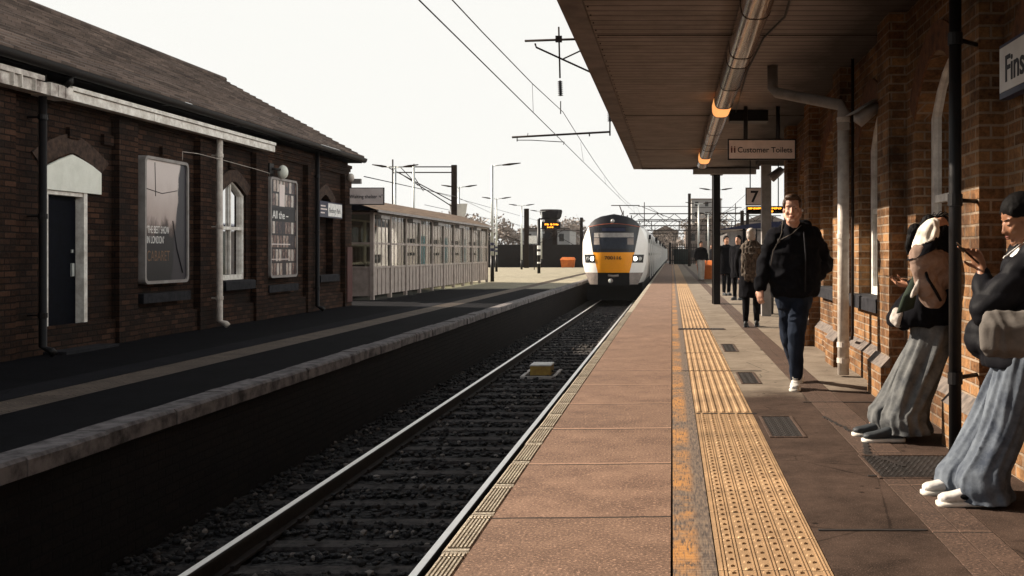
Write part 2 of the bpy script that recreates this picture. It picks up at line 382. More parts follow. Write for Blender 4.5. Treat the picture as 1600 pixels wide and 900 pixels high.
# ---- right platform
def slab_mat(name, ca, cb, pitch, x0, dirt=.5, jw=.012, speck=True, skew=.0, rough=.8):
    m, n, l, b = nm(name); p = wpos(n)
    s = n.new('ShaderNodeSeparateXYZ'); l.new(p, s.inputs[0])
    wob = noise_n(n, l, p, 5, 3)
    yy = mth(n, l, 'ADD', s.outputs[1], mth(n, l, 'MULTIPLY', wob, .03))
    if skew: yy = mth(n, l, 'ADD', yy, mth(n, l, 'MULTIPLY', s.outputs[0], skew))
    k = mth(n, l, 'DIVIDE', yy, pitch); fr = mth(n, l, 'FRACT', k); fl = mth(n, l, 'FLOOR', k)
    j = mth(n, l, 'LESS_THAN', mth(n, l, 'MINIMUM', fr, mth(n, l, 'SUBTRACT', 1, fr)), jw/pitch/2)
    wn_ = n.new('ShaderNodeTexWhiteNoise'); wn_.noise_dimensions = '1D'; l.new(fl, wn_.inputs['W'])
    f = noise_n(n, l, p, 3.5, 8, .75); sp = noise_n(n, l, p, 75, 4, .7)
    c = ramp(n, l, f, [(.3, cb), (.7, ca)])
    c = mixc(n, l, mth(n, l, 'MULTIPLY', wn_.outputs[0], .5), c, tuple(x*.5 for x in ca))
    st_ = noise_n(n, l, p, .9, 8, .8); c = mixc(n, l, ramp(n, l, st_, [(.5, (0,0,0)), (.68, (.6,.6,.6))]), c, tuple(x*.5 for x in cb))
    if speck:
        c = mixc(n, l, ramp(n, l, sp, [(.56, (0,0,0)), (.66, (.85,.85,.85))]), c, tuple(min(1, x*2.1) for x in ca))
        c = mixc(n, l, ramp(n, l, sp, [(.34, (.85,.85,.85)), (.46, (0,0,0))]), c, tuple(x*.35 for x in cb))
        vg = n.new('ShaderNodeTexVoronoi'); vg.inputs['Scale'].default_value = 7; l.new(p, vg.inputs['Vector'])
        c = mixc(n, l, ramp(n, l, vg.outputs['Distance'], [(.05, (.7,.7,.7)), (.085, (0,0,0))]), c, tuple(x*.35 for x in cb))
        vh = n.new('ShaderNodeTexVoronoi'); vh.inputs['Scale'].default_value = 11; l.new(p, vh.inputs['Vector'])
        c = mixc(n, l, ramp(n, l, vh.outputs['Distance'], [(.06, (.6,.6,.6)), (.10, (0,0,0))]), c, tuple(min(1, x*1.9) for x in ca))
        gr = noise_n(n, l, p, 260, 2); c = mixc(n, l, ramp(n, l, gr, [(.4, (.5,.5,.5)), (.55, (0,0,0))]), c, tuple(x*.4 for x in cb))
    j2 = mth(n, l, 'LESS_THAN', mth(n, l, 'ABSOLUTE', mth(n, l, 'SUBTRACT', fr, jw*1.6/pitch)), jw/pitch*.55)
    c = mixc(n, l, mth(n, l, 'MULTIPLY', j2, mth(n, l, 'MULTIPLY', wn_.outputs[0], .8)), c, tuple(min(1, x*1.7) for x in ca))
    c = mixc(n, l, mth(n, l, 'MULTIPLY', j, .92), c, (.01, .008, .006))
    l.new(c, b.inputs['Base Color']); b.inputs['Roughness'].default_value = rough; b.inputs['Specular IOR Level'].default_value = .2
    h = mth(n, l, 'SUBTRACT', mth(n, l, 'MULTIPLY', sp, .5), mth(n, l, 'MULTIPLY', j, 2))
    bump(n, l, b, h, .7, .006); MATS[name] = m
slab_mat('red_slab', (.30, .185, .125), (.115, .066, .045), 1.22, 0, skew=-.04, jw=.022)
slab_mat('coping_slab', (.54, .47, .37), (.24, .19, .14), .61, 0, skew=-.04)
slab_mat('tactile_cream', (.45, .29, .155), (.22, .135, .072), .45, 0, jw=.006, speck=False)
slab_mat('tactile_dull', (.15, .115, .088), (.06, .046, .036), .45, 0, jw=.008, speck=False)
slab_mat('channel_stone', (.12, .075, .054), (.05, .032, .024), .92, 0)
def worn_mat():
    m, n, l, b = nm('worn_yellow'); p = wpos(n)
    s = n.new('ShaderNodeSeparateXYZ'); l.new(p, s.inputs[0])
    f = noise_n(n, l, p, 26, 6, .75, (3.5, .35, 1)); f2 = noise_n(n, l, p, 1.1, 5, .8)
    patch = ramp(n, l, f2, [(.42, (0, 0, 0)), (.58, (1, 1, 1))])
    rid = mth(n, l, 'SINE', mth(n, l, 'MULTIPLY', s.outputs[1], 2*pi/.022))
    xm = mth(n, l, 'ADD', s.outputs[0], mth(n, l, 'MULTIPLY', f, .11))
    patch = mixc(n, l, ramp(n, l, mth(n, l, 'MULTIPLY', xm, 4), [(.58, (1,1,1)), (.72, (0,0,0))]), (0, 0, 0), patch)
    ink = ramp(n, l, f, [(.40, (0, 0, 0)), (.50, (1, 1, 1))])
    k = mixc(n, l, patch, (.13, .1, .085), ink, 'MIX')
    c = mixc(n, l, ramp(n, l, mth(n, l, 'MULTIPLY', ink, patch), [(0, (0,0,0)), (1, (1,1,1))]), ramp(n, l, f, [(.38, (.04, .028, .022)), (.5, (.12, .086, .064)), (.62, (.22, .155, .10))]), (.42, .19, .045))
    l.new(c, b.inputs['Base Color']); b.inputs['Roughness'].default_value = .75
    bump(n, l, b, mth(n, l, 'ADD', rid, f), .5, .006); MATS['worn_yellow'] = m
worn_mat()
def asphalt_mat(name, a, c, rough=.85, patch=None):
    m, n, l, b = nm(name); p = wpos(n)
    f = noise_n(n, l, p, 1.6, 10, .8); sp = noise_n(n, l, p, 140, 2)
    col = ramp(n, l, f, [(.35, a), (.66, c)])
    if patch:
        s = n.new('ShaderNodeSeparateXYZ'); l.new(p, s.inputs[0])
        f3 = noise_n(n, l, p, .7, 5)
        t = mth(n, l, 'ADD', s.outputs[1], mth(n, l, 'MULTIPLY', f3, 3.0))
        w_ = ramp(n, l, mth(n, l, 'MULTIPLY', mth(n, l, 'SUBTRACT', t, patch[0]), patch[1]), [(0, (0,0,0)), (1, (1,1,1))])
        col = mixc(n, l, w_, col, ramp(n, l, f, [(.3, patch[2]), (.65, patch[3])]))
    col = mixc(n, l, ramp(n, l, sp, [(.58, (0,0,0)), (.7, (.6,.6,.6))]), col, tuple(min(1, x*2.4) for x in c))
    vg = n.new('ShaderNodeTexVoronoi'); vg.inputs['Scale'].default_value = 5; l.new(p, vg.inputs['Vector'])
    col = mixc(n, l, ramp(n, l, vg.outputs['Distance'], [(.06, (.8,.8,.8)), (.09, (0,0,0))]), col, tuple(x*.3 for x in a))
    crk = n.new('ShaderNodeTexVoronoi'); crk.feature = 'DISTANCE_TO_EDGE'; crk.inputs['Scale'].default_value = .8; l.new(p, crk.inputs['Vector'])
    col = mixc(n, l, ramp(n, l, mth(n, l, 'ADD', crk.outputs['Distance'], mth(n, l, 'MULTIPLY', f, .03)), [(.016, (.6,.6,.6)), (.020, (0,0,0))]), col, tuple(x*.35 for x in a))
    l.new(col, b.inputs['Base Color']); b.inputs['Roughness'].default_value = .95; b.inputs['Specular IOR Level'].default_value = .05
    bump(n, l, b, sp, .6, .004); MATS[name] = m
asphalt_mat('asphalt_warm', (.026, .018, .014), (.078, .052, .040), patch=(10.3, 1.2, (.11, .088, .068), (.25, .21, .165)))
asphalt_mat('asphalt_left', (.0025, .0025, .0035), (.0075, .0075, .0095), patch=(37, .8, (.20, .18, .135), (.36, .33, .25)))  # sunlit stretch beyond the shelter put into the colour as paler tarmac
asphalt_mat('asphalt_pale', (.009, .009, .011), (.016, .016, .019))

g = MB()
g.box(-.93, 2.3, -6, 130, -1.6, -.03); g.box(2.3, 9, 18.2, 130, -1.6, -.004)
tag(g.build('platform', 'retaining_brick'), kind='structure')
g = MB()
for i in range(220):                                   # coping blocks with ridges running along the edge
    y0 = -3+.61*i; y1 = y0+.603
    if y1 > 129: break
    j = random.uniform(-.004, .004)
    g.bev(-.97+j, -.852, y0, y1, -.11, -.006, .008)
    if y0 < 22:
        for k in range(6):
            x = -.955+.017*k
            g.box(x, x+.008, y0+.04, y1-.03, -.006, .001)
tag(g.build('platform_edge', 'coping_slab'), kind='structure')
def strip(name, m, x0, x1, y0=-5, y1=129, z0=-.03, z1=0.):
    return tag(MB().box(x0, x1, y0, y1, z0, z1).build(name, m), kind='structure')
strip('paving', 'red_slab', -.848, -.006)
strip('worn_marking', 'worn_yellow', .004, .178)
strip('tactile_paving', 'tactile_cream', .184, .628)
strip('walkway', 'asphalt_warm', .634, 1.165)
strip('walkway', 'asphalt_warm', 1.445, 2.3, z1=-.001)
for a, b_ in ((1.17, 1.285), (1.292, 1.435)): strip('drainage_channel', 'channel_stone', a, b_, z1=.002)
strip('platform_beyond', 'asphalt_warm', 2.3, 9, 18.2, 129, z0=-.004, z1=-.001)
g = MB()
y = 3.2
for i in range(8000):                                 # raised bars and studs of the tactile slabs
    pass
cols = [.235+.0665*k for k in range(6)]
yy = 3.2
r_ = 0
while yy < 8.0:
    for k, cx in enumerate(cols):
        y0 = yy + (.0 if k % 2 == 0 else .045)
        vs = []; q = 8
        for t in range(q): vs.append((cx+.015*cos(2*pi*t/q), y0+.02*sin(2*pi*t/q), -.001))
        for t in range(q): vs.append((cx+.009*cos(2*pi*t/q), y0+.013*sin(2*pi*t/q), .0065))
        g.add(vs, [(t, (t+1)%q, q+(t+1)%q, q+t) for t in range(q)]+[tuple(range(q, 2*q))], False)
    yy += .09
for k in range(30):
    x = .2+.0142*k
    if min(abs(x-c) for c in cols) < .018: continue
    g.box(x-.0028, x+.0028, 3.2, 7.95, -.001, .0028)
tag(g.build('tactile_studs', 'tactile_cream', fix=False), kind='structure')
g = MB()
seg = [(8.05, 10.85), (10.92, 12.8), (12.86, 16.7), (17.1, 23), (23.1, 31), (31.1, 45), (45.1, 80)]
for a, b_ in seg:
    for k in range(7):
        x = .215+.0625*k
        g.add([(x-.017,a,-.001),(x+.017,a,-.001),(x+.017,b_,-.001),(x-.017,b_,-.001),(x-.009,a,.007),(x+.009,a,.007),(x+.009,b_,.007),(x-.009,b_,.007)],
              [(4,5,6,7),(0,1,5,4),(1,2,6,5),(2,3,7,6),(3,0,4,7)])
tag(g.build('tactile_ribs', 'tactile_cream', fix=False), kind='structure')
# near ridged grime under the bars, dark joints across the walkway
g = MB()
for yj, xa, xb in ((7.98, .19, .66), (10.88, .1, .95), (12.83, .15, .63), (5.75, 1.1, 1.9), (8.6, 1.1, 1.75), (4.62, .66, 1.15)):
    g.box(xa, xb, yj-.012, yj+.012, -.002, .0045)
for a, b_ in (((1.16, 7.8), (1.30, 6.9)), ((1.30, 6.9), (1.22, 6.4)), ((1.22, 6.4), (1.36, 6.0))):
    for t in range(14):
        q = t/14; x = a[0]+(b_[0]-a[0])*q+.02*noise.noise(V((q*9, a[1], 0))); y = a[1]+(b_[1]-a[1])*q
        g.box(x-.012, x+.012, y-.04, y+.04, -.002, .0052+.0001*t)
mat('tar', (.018, .013, .011), .8, c2=(.01, .008, .007))
tag(g.build('tar_joints', 'tar'), kind='structure')
# drain covers
def cover(x0, x1, y0, y1, label, n=7, slot=False):
    t = thing('drain_cover', label, 'drain cover', ((x0+x1)/2, (y0+y1)/2, 0), 'drain covers in the platform')
    f = MB(); b_ = .018; z = .006
    f.box(x0, x1, y0, y0+b_, -.004, z); f.box(x0, x1, y1-b_, y1, -.004, z); f.box(x0, x0+b_, y0+b_, y1-b_, -.004, z); f.box(x1-b_, x1, y0+b_, y1-b_, -.004, z)
    f.build('frame', 'channel_stone', t)
    pnl = MB(); pnl.box(x0+b_+.004, x1-b_-.004, y0+b_+.004, y1-b_-.004, -.003, .002)
    if slot:
        k = x0+.03
        while k < x1-.04: pnl.box(k, k+.018, y0+.03, y1-.03, .0, .007); k += .045
    else:
        k = 0; dx = .03
        yv = y0+.03
        while yv < y1-.04:
            xv = x0+.03+(.015 if k % 2 else 0)
            while xv < x1-.04:
                a = .011; s_ = 1 if (k+int(xv*100)) % 2 else -1
                pnl.add([(xv-a, yv-a*.4*s_, .0018), (xv+a*.2, yv-a, .0018), (xv+a, yv+a*.4*s_, .0018), (xv-a*.2, yv+a, .0018), (xv, yv, .008)], [(0,1,4),(1,2,4),(2,3,4),(3,0,4)])
                xv += dx
            yv += .036; k += 1
    pnl.build('panel', 'tar' if not slot else 'dark_stone', t)
cover(.665, .915, 6.95, 7.85, 'square patterned drain cover nearest the camera beside the tactile strip')
cover(.665, .86, 9.8, 10.75, 'patterned drain cover beside the second length of ribbed tactile paving')
cover(.665, .85, 13.0, 14.1, 'farthest small drain cover, just beyond the walking man\'s foot level')
cover(.1, .88, 16.75, 17.05, 'narrow slotted drain grating laid straight across the tactile strip', slot=True)
mat('cover_brown', (.12, .075, .055), .7, c2=(.07, .042, .032))
cover(1.15, 1.72, 5.68, 6.33, 'large brown tread-plate cover near the feet of the leaning women')

# ---- left platform
g = MB(); g.box(-60, -4.02, -6, 92, -1.6, -.004); g.box(-60, -7, 92, 400, -1.6, -.05)
tag(g.build('platform_opposite', 'retaining_brick'), kind='structure')
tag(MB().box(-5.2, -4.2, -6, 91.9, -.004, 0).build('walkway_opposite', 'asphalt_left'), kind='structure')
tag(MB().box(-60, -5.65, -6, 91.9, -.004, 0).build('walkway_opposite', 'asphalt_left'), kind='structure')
tag(MB().box(-6.1, -5.67, -6, 36, .0, .003).build('repair_strip', 'asphalt_pale'), kind='structure')
g = MB(); g.box(-5.65, -5.2, -6, 91.9, -.004, .001)
for k in range(7):
    x = -5.62+.0625*k; g.add([(x-.016,4,0),(x+.016,4,0),(x+.016,91,0),(x-.016,91,0),(x-.009,4,.007),(x+.009,4,.007),(x+.009,91,.007),(x-.009,91,.007)], [(4,5,6,7),(0,1,5,4),(1,2,6,5),(2,3,7,6),(3,0,4,7)])
tag(g.build('tactile_paving_opposite', 'tactile_dull', fix=False), kind='structure')
mat('coping_stone', (.19, .17, .165), .85, c2=(.03, .026, .026), scale=6, bs=.9, bd=.012, bscale=16)
g = MB(); y = -3
while y < 91:
    L = random.choice((.9, .95, 1.0, .92)); j = random.uniform(-.012, .012); z = random.uniform(-.006, .006)
    n0 = len(g.v); q = 6
    for i in range(q):                                 # worn arris: each stone cut into short pieces with a ragged front
        a, b_ = y+(L-.012)*i/q, y+(L-.012)*(i+1)/q
        def fr(yy): return -3.965+j+.014*noise.noise(V((yy*7, 1, 0))), .004+z+.007*noise.noise(V((yy*9, 5, 0)))
        (x0, z0), (x1, z1) = fr(a), fr(b_)
        g.add([(-4.2, a, -.12), (x0, a, -.12), (x0, a, z0-.022), (x0-.022, a, z0), (-4.2, a, z0), (-4.2, b_, -.12), (x1, b_, -.12), (x1, b_, z1-.022), (x1-.022, b_, z1), (-4.2, b_, z1)],
              [(0,5,6,1),(1,6,7,2),(2,7,8,3),(3,8,9,4),(0,1,2,3,4),(5,9,8,7,6)])
    y += L
tag(g.build('platform_edge_opposite', 'coping_stone', fix=False), kind='structure')

# ------------------------------------------------------------------ rails and sleepers
mat('rail_head', (.9, .88, .85), .42, 1, c2=(.8, .77, .74), scale=3, bs=0)
mat('rail_side', (.03, .02, .016), .8, c2=(.015, .012, .01), scale=12)
for x, lab in ((-3.19, 'polished steel running rail farther from the near platform'), (-1.69, 'polished steel running rail hard against the near platform edge')):
    t = thing('rail', lab, 'rail', (x, 20, -1.0), 'running rails of the track')
    MB().box(x-.027, x+.027, -5, 300, -.853, -.849).build('running_surface', 'rail_head', t)
    MB().bev(x-.035, x+.035, -5, 300, -.885, -.853, .007).box(x-.009, x+.009, -5, 300, -.98, -.885).box(x-.07, x+.07, -5, 300, -1.0, -.98).build('rail_web', 'rail_side', t)
def sleeper(y):
    t = thing('sleeper', 'weathered concrete sleeper half buried in dark ballast between the rails', 'sleeper', (-2.44, y, -1.1), 'concrete sleepers under the track')
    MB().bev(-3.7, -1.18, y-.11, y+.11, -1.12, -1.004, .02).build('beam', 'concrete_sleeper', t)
    c = MB()
    for rx in (-3.19, -1.69):
        for s_ in (-1, 1): c.box(rx+s_*.075-.015, rx+s_*.075+.015, y-.05, y+.05, -1.004, -.965)
    build_each(c, 'rail_clip', 'rail_side', t)
    return t
s0 = sleeper(4.05)
for i in range(1, 72): copy_thing(s0, (-2.44, 4.05+.65*i, -1.1))

# yellow track box
mat('box_yellow', (.55, .36, .08), .45, c2=(.38, .2, .05), scale=9)
t = thing('track_equipment_box', 'small yellow metal box on a pale base frame between the rails', 'equipment box', (-2.42, 19.2, -1.03))
MB().bev(-2.62, -2.24, 18.9, 19.4, -1.0, -.83, .005).build('cover', 'box_yellow', t)
MB().bev(-2.63, -2.23, 18.89, 19.41, -.83, -.805, .012).build('lid', 'old_white_paint', t)  # top of the box lit by the sky, put in as pale colour
MB().box(-2.76, -2.12, 18.6, 18.65, -1.03, -.985).box(-2.76, -2.70, 18.65, 19.8, -1.03, -.985).box(-2.18, -2.12, 18.65, 19.8, -1.03, -.985).build('base_frame', 'weathered_white', t)

# ------------------------------------------------------------------ wall helper with openings
def arch_poly(y0, y1, z0, zs, zt, pointed=False, n=8):
    pts = [(y0, z0), (y1, z0), (y1, zs)]
    for i in range(1, n):
        t = i/n; y = y1+(y0-y1)*t
        if pointed: k = 1-abs(2*t-1)**1.25
        else: k = sin(pi*t)**.8
        pts.append((y, zs+(zt-zs)*k))
    pts.append((y0, zs)); return pts
def wall_panel(g, x, xr, outer, holes):
    loops = [[V((0, a, b_)) for a, b_ in outer]]+[[V((0, a, b_)) for a, b_ in h] for h in holes]
    tr = tessellate_polygon(loops); flat = [p for lp in loops for p in lp]
    g.add([(x, p.y, p.z) for p in flat], tr)
    for h in holes:
        n = len(h); g.add([(x, a, b_) for a, b_ in h]+[(xr, a, b_) for a, b_ in h], [(i, (i+1)%n, (i+1)%n+n, i+n) for i in range(n)])
def arch_ring(g, y0, y1, zs, zt, x, xo, th=.22, pointed=False, n=13):
    inner = arch_poly(y0, y1, 0, zs, zt, pointed, n)[2:]
    cx = (y0+y1)/2; k = len(inner)
    out = []
    for i, (a, b_) in enumerate(inner):
        d = V((a-cx, (b_-zs)*1.2+.55)).normalized(); out.append((a+d.x*th, b_+d.y*th))
    for i in range(k-1):
        q = .006
        g.prism([inner[i], inner[i+1], out[i+1], out[i]], lambda u, v, d: (d, u, v), x, xo)

# ------------------------------------------------------------------ right station building
mat('arch_brick', (.17, .07, .03), .85, c2=(.06, .025, .012), scale=13, bs=.6, bd=.01, bscale=40)
mat('arch_brick_dark', (.07, .042, .03), .9, c2=(.015, .010, .008), scale=13, bs=.6, bd=.01, bscale=40)
RB = thing('station_building', 'orange brick station building with piers and arched windows under the canopy', 'building', (3, 7, 0))
g = MB(); g2 = MB(); cp = MB(); ar = MB()
piers = [(-1.51+2.56*i, -1.01+2.56*i) for i in range(8)]         # 6.17-6.67 is index 3
piers = [(6.17+2.56*k, 6.67+2.56*k) for k in range(-4, 5)]
ydge = piers[0][0]; yend = piers[-1][1]
wins = []
for (a0, a1), (b0, b1) in zip(piers, piers[1:]):
    wy0, wy1 = a1+.38, b0-.32
    wins.append((wy0, wy1))
    hole = arch_poly(wy0, wy1, .82, 2.35, 2.78)
    wall_panel(g, 2.0, 2.16, [(a1, 0), (b0, 0), (b0, 3.6), (a1, 3.6)], [hole])
    ar = MB(); arch_ring(ar, wy0, wy1, 2.35, 2.78, 2.001, 1.985); ar.build('window_arch', 'arch_brick', RB)
    # plinth between piers
    g2.box(1.92, 2.0, a1, b0, 0, .26)
    cp.add([(1.915,a1,.262),(1.915,b0,.262),(1.998,b0,.345),(1.998,a1,.345),(1.998,a1,.262),(1.998,b0,.262)], [(0,1,2,3),(0,4,5,1),(0,3,4),(1,5,2),(4,3,2,5)])
for a, b_ in piers:
    g.box(1.85, 2.0, a, b_, 0, 3.6)
    g2.box(1.77, 1.85, a-.05, b_+.05, 0, .28)
    cp.add([(1.765,a-.055,.282),(1.765,b_+.055,.282),(1.848,b_+.055,.37),(1.848,a-.055,.37),(1.848,a-.055,.282),(1.848,b_+.055,.282)], [(0,1,2,3),(0,4,5,1),(0,3,4),(1,5,2),(4,3,2,5)])
g.box(2.0, 6.0, yend, yend+.02, 0, 3.6); g.box(5.9, 6.0, ydge, yend, 0, 3.6)
g.build('wall', 'stock_brick', RB); g2.build('plinth', 'stock_brick', RB); cp.build('plinth_cap', 'stone_cap', RB)
for (wy0, wy1) in wins:
    fr = MB(); m_ = (wy0+wy1)/2
    outer = arch_poly(wy0, wy1, .82, 2.35, 2.78); inner = [(m_+(a-m_)*(.86), .9+(b_-.82)*.955) for a, b_ in outer]
    n_ = len(outer)
    vs = [(2.13, a, b_) for a, b_ in outer]+[(2.13, a, b_) for a, b_ in inner]+[(2.16, a, b_) for a, b_ in inner]
    fr.add(vs, [(i, (i+1)%n_, (i+1)%n_+n_, i+n_) for i in range(n_)]+[(i+n_, (i+1)%n_+n_, (i+1)%n_+2*n_, i+2*n_) for i in range(n_)])
    fr.box(2.135, 2.158, wy0+.06, wy1-.06, 1.66, 1.72); fr.box(2.138, 2.156, m_-.02, m_+.02, .9, 2.72)
    w_ = fr.build('window', 'old_white_paint' , RB)
    MB().add([(2.16, a, b_) for a, b_ in outer], [tuple(range(n_))]).build('pane', 'window_glass', w_)
    MB().box(2.5, 2.52, wy0-.3, wy1+.3, .5, 2.9).build('blind', 'navy_paint', w_)
    MB().bev(1.90, 2.13, wy0-.06, wy1+.06, .69, .822, .012).build('sill', 'dark_stone', w_)

# drainpipes
t = thing('drainpipe', 'thick pale grey drainpipe bending from the canopy ceiling down the brick wall', 'drainpipe', (1.74, 10.4, 0), 'drainpipes')
MB().tube([(1.74,10.4,.02),(1.74,10.4,2.62)], .059, 16).build('pipe', 'pipe_white', t)
MB().tube([(1.74,10.4,2.5),(1.74,10.4,2.68),(1.72,10.42,2.76),(1.14,11.15,3.0),(1.1,11.2,3.06),(1.1,11.2,3.3)], [.062,.062,.058,.056,.058,.058], 16).build('elbow', 'grey_white', t)
c = MB()
for z in (.14, .3, 1.4, 2.58): c.tube([(1.74,10.4,z),(1.74,10.4,z+.05)], .067, 16, False)
build_each(c, 'collar', 'pipe_white', t)
t = thing('drainpipe', 'slim black drainpipe standing in front of the leaning women', 'drainpipe', (1.67, 6.04, 0), 'drainpipes')
MB().tube([(1.67,6.04,.0),(1.67,6.04,3.3)], .037, 14).build('pipe', 'black_paint', t)
c = MB()
for z in (.5, 1.55, 2.5): c.tube([(1.67,6.04,z+.015),(1.86,6.22,z+.015)], .014, 6); c.tube([(1.67,6.04,z-.02),(1.67,6.04,z+.05)], .044, 14, False)
build_each(c, 'bracket', 'black_paint', t)
t = thing('drainpipe', 'thin dark waste pipe on the wall beside the thick pale drainpipe', 'drainpipe', (1.9, 10.5, .5), 'drainpipes')
MB().tube([(1.88,10.95,.35),(1.88,10.7,.36),(1.88,10.66,.42),(1.88,10.66,3.28)], .016, 8).build('pipe', 'rust_steel', t)

# ------------------------------------------------------------------ canopy
def board_mat():
    m, n, l, b = nm('canopy_board'); p = wpos(n)
    s = n.new('ShaderNodeSeparateXYZ'); l.new(p, s.inputs[0])
    f = noise_n(n, l, p, 2.2, 8, .7); f2 = noise_n(n, l, p, 6, 4, .6, (.3, 3, 1))
    c = ramp(n, l, f, [(.3, (.15, .128, .122)), (.65, (.32, .275, .262))])
    c = mixc(n, l, .35, c, ramp(n, l, f2, [(.3, (.13, .112, .106)), (.7, (.32, .28, .268))]))
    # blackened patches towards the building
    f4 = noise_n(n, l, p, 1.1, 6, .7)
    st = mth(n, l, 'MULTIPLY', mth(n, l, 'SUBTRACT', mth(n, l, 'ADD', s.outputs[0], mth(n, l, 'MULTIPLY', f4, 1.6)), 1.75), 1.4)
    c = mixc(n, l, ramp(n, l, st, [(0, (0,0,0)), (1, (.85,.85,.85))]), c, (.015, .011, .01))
    yf = mth(n, l, 'FRACT', mth(n, l, 'DIVIDE', mth(n, l, 'ADD', s.outputs[1], 2.5), .18))
    c = mixc(n, l, ramp(n, l, yf, [(.12, (.97,.97,.97)), (.3, (0,0,0)), (.88, (0,0,0)), (.96, (.97,.97,.97))]), c, (.012, .009, .008))
    l.new(c, b.inputs['Base Color']); b.inputs['Roughness'].default_value = .8; b.inputs['Specular IOR Level'].default_value = .2
    bump(n, l, b, f, .15, .01); MATS['canopy_board'] = m
board_mat()
mat('beam_paint', (.20, .165, .155), .7, c2=(.11, .088, .082), scale=3)
CN = thing('platform_canopy', 'brown boarded platform canopy with dark edge beam and end support post', 'canopy', (.6, 10, 0))
g = MB(); y = -2.5; gap = MB()
while y < 24.5:
    y2 = min(y+.178, 24.52)
    g.add([(-.72,y+.006,3.312),(-.72,y2-.002,3.30),(2.0,y2-.002,3.30),(2.0,y+.006,3.312),(-.72,y+.006,3.34),(2.0,y+.006,3.34),(-.72,y2-.002,3.34),(2.0,y2-.002,3.34)],
          [(0,1,2,3),(0,3,5,4),(1,6,7,2)])
    y += .18
g.build('soffit_boards', 'canopy_board', CN, fix=False)
MB().box(-.72, 6.2, -2.5, 24.5, 3.341, 3.42).build('roof_deck', 'rust_steel', CN)
g = MB(); g.bev(-.92, -.722, -2.5, 24.6, 3.27, 3.60, .01); g.box(-.72, 2.1, 24.53, 24.66, 3.27, 3.60)
g.build('edge_beam', 'beam_paint', CN)
g = MB(); y = -2
while y < 24.4: g.ell((-.70, y, 3.298), (.008, .008, .006), seg=6, rows=4); y += .3
g.build('bolts', 'rust_steel', CN)
g = MB()
for y in (4.8, 9.6, 15.2, 20.2): g.box(-.70, 1.98, y-.006, y+.006, 3.292, 3.299)
g.build('cover_strip', 'rust_steel', CN)
MB().box(1.02, 1.18, 25.1, 25.3, 0, 3.262).build('post', 'black_paint', CN)
MB().box(.95, 1.25, 24.5, 25.4, 3.18, 3.268).build('post_head', 'black_paint', CN)
g = MB(); g.box(1.79, 1.98, 20.4, 20.62, 0.0, 3.29)
g.build('post', 'grey_white', CN)['label'] = 'pale grey boxed post'
MB().box(.5, 2.0, 24.3, 24.5, 3.14, 3.262).build('cross_beam', 'grey_white', CN)
MB().box(1.60, 2.0, 18.4, 19.6, 2.95, 3.29).build('bulkhead', 'rust_steel', CN)

# linear light fittings
def diff_mat():
    m, n, l, b = nm('diffuser'); p = wpos(n)
    f = noise_n(n, l, p, 7, 4, .6, (6, .25, 2))
    l.new(ramp(n, l, f, [(.3, (.08, .06, .052)), (.5, (.3, .22, .18)), (.66, (.5, .42, .36))]), b.inputs['Base Color'])
    b.inputs['Roughness'].default_value = .16; b.inputs['Specular IOR Level'].default_value = .8
    b.inputs['Metallic'].default_value = .35; MATS['diffuser'] = m
diff_mat()
mat('diffuser_dark', (.07, .045, .035), .2, .2, bs=0)
def half_round(g, x0, x1, y0, y1, z0, z1, seg=14, pw=1.0):
    cx = (x0+x1)/2; rx = (x1-x0)/2; vs = []
    pr = [(-math.copysign(abs(cos(pi*i/seg))**pw, cos(pi*i/seg)), -abs(sin(pi*i/seg))**pw) for i in range(seg+1)]
    for y in (y0, y1): vs += [(cx+rx*a, y, z1+(z1-z0)*b_) for a, b_ in pr]
    n = seg+1
    g.add(vs, [(i, i+1, n+i+1, n+i) for i in range(seg)], True); g.add(vs, [tuple(range(n)), tuple(range(2*n-1, n-1, -1))]); return g
y = 22.3; k = 0; lay = ['amber', 'plain', 'dark', 'plain', 'amber', 'plain', 'dark', 'plain']
fit_n = 0
while y > 1:
    lab = {2: 'glossy half-round ceiling light fitting between the amber one and the nearest one', 3: 'half-round ceiling light fitting nearest the camera, almost overhead', 0: 'ceiling light fitting at the far end of the canopy with an amber sun-glint segment', 1: 'ceiling light fitting with the large amber sun-glint segment, nearer than the end one'}.get(fit_n, 'glossy half-round ceiling light fitting with a brown translucent cover nearer the camera')
    y0 = y-6.3
    t = thing('ceiling_light', lab, 'ceiling light', (.66, y, 3.29), 'linear light fittings under the canopy')
    MB().box(.56, .76, y0+.02, y-.01, 3.24, 3.298).build('housing', 'grey_white', t)
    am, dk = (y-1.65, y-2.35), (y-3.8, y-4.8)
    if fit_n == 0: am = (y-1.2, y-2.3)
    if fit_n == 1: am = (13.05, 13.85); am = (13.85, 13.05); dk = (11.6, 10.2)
    segs = [(y-.01, am[0], 'diffuser'), (am[0], am[1], 'glint_amber' if fit_n < 2 else 'diffuser'), (am[1], dk[0], 'diffuser'), (dk[0], dk[1], 'diffuser_dark'), (dk[1], y0+.02, 'diffuser')]  # amber stretch glows in place of a sun reflection
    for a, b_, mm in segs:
        half_round(MB(), .54, .78, b_+.006, a-.006, 3.09, 3.245, pw=.6).build('cover' if mm != 'glint_amber' else 'glint_cover', mm, t)
    rg = MB()
    for yy in [a for a, b_, mm in segs]: half_round(rg, .536, .784, yy-.006, yy+.006, 3.086, 3.246, pw=.6)
    rg.build('joint_ring', 'rust_steel', t)
    y = y0; fit_n += 1
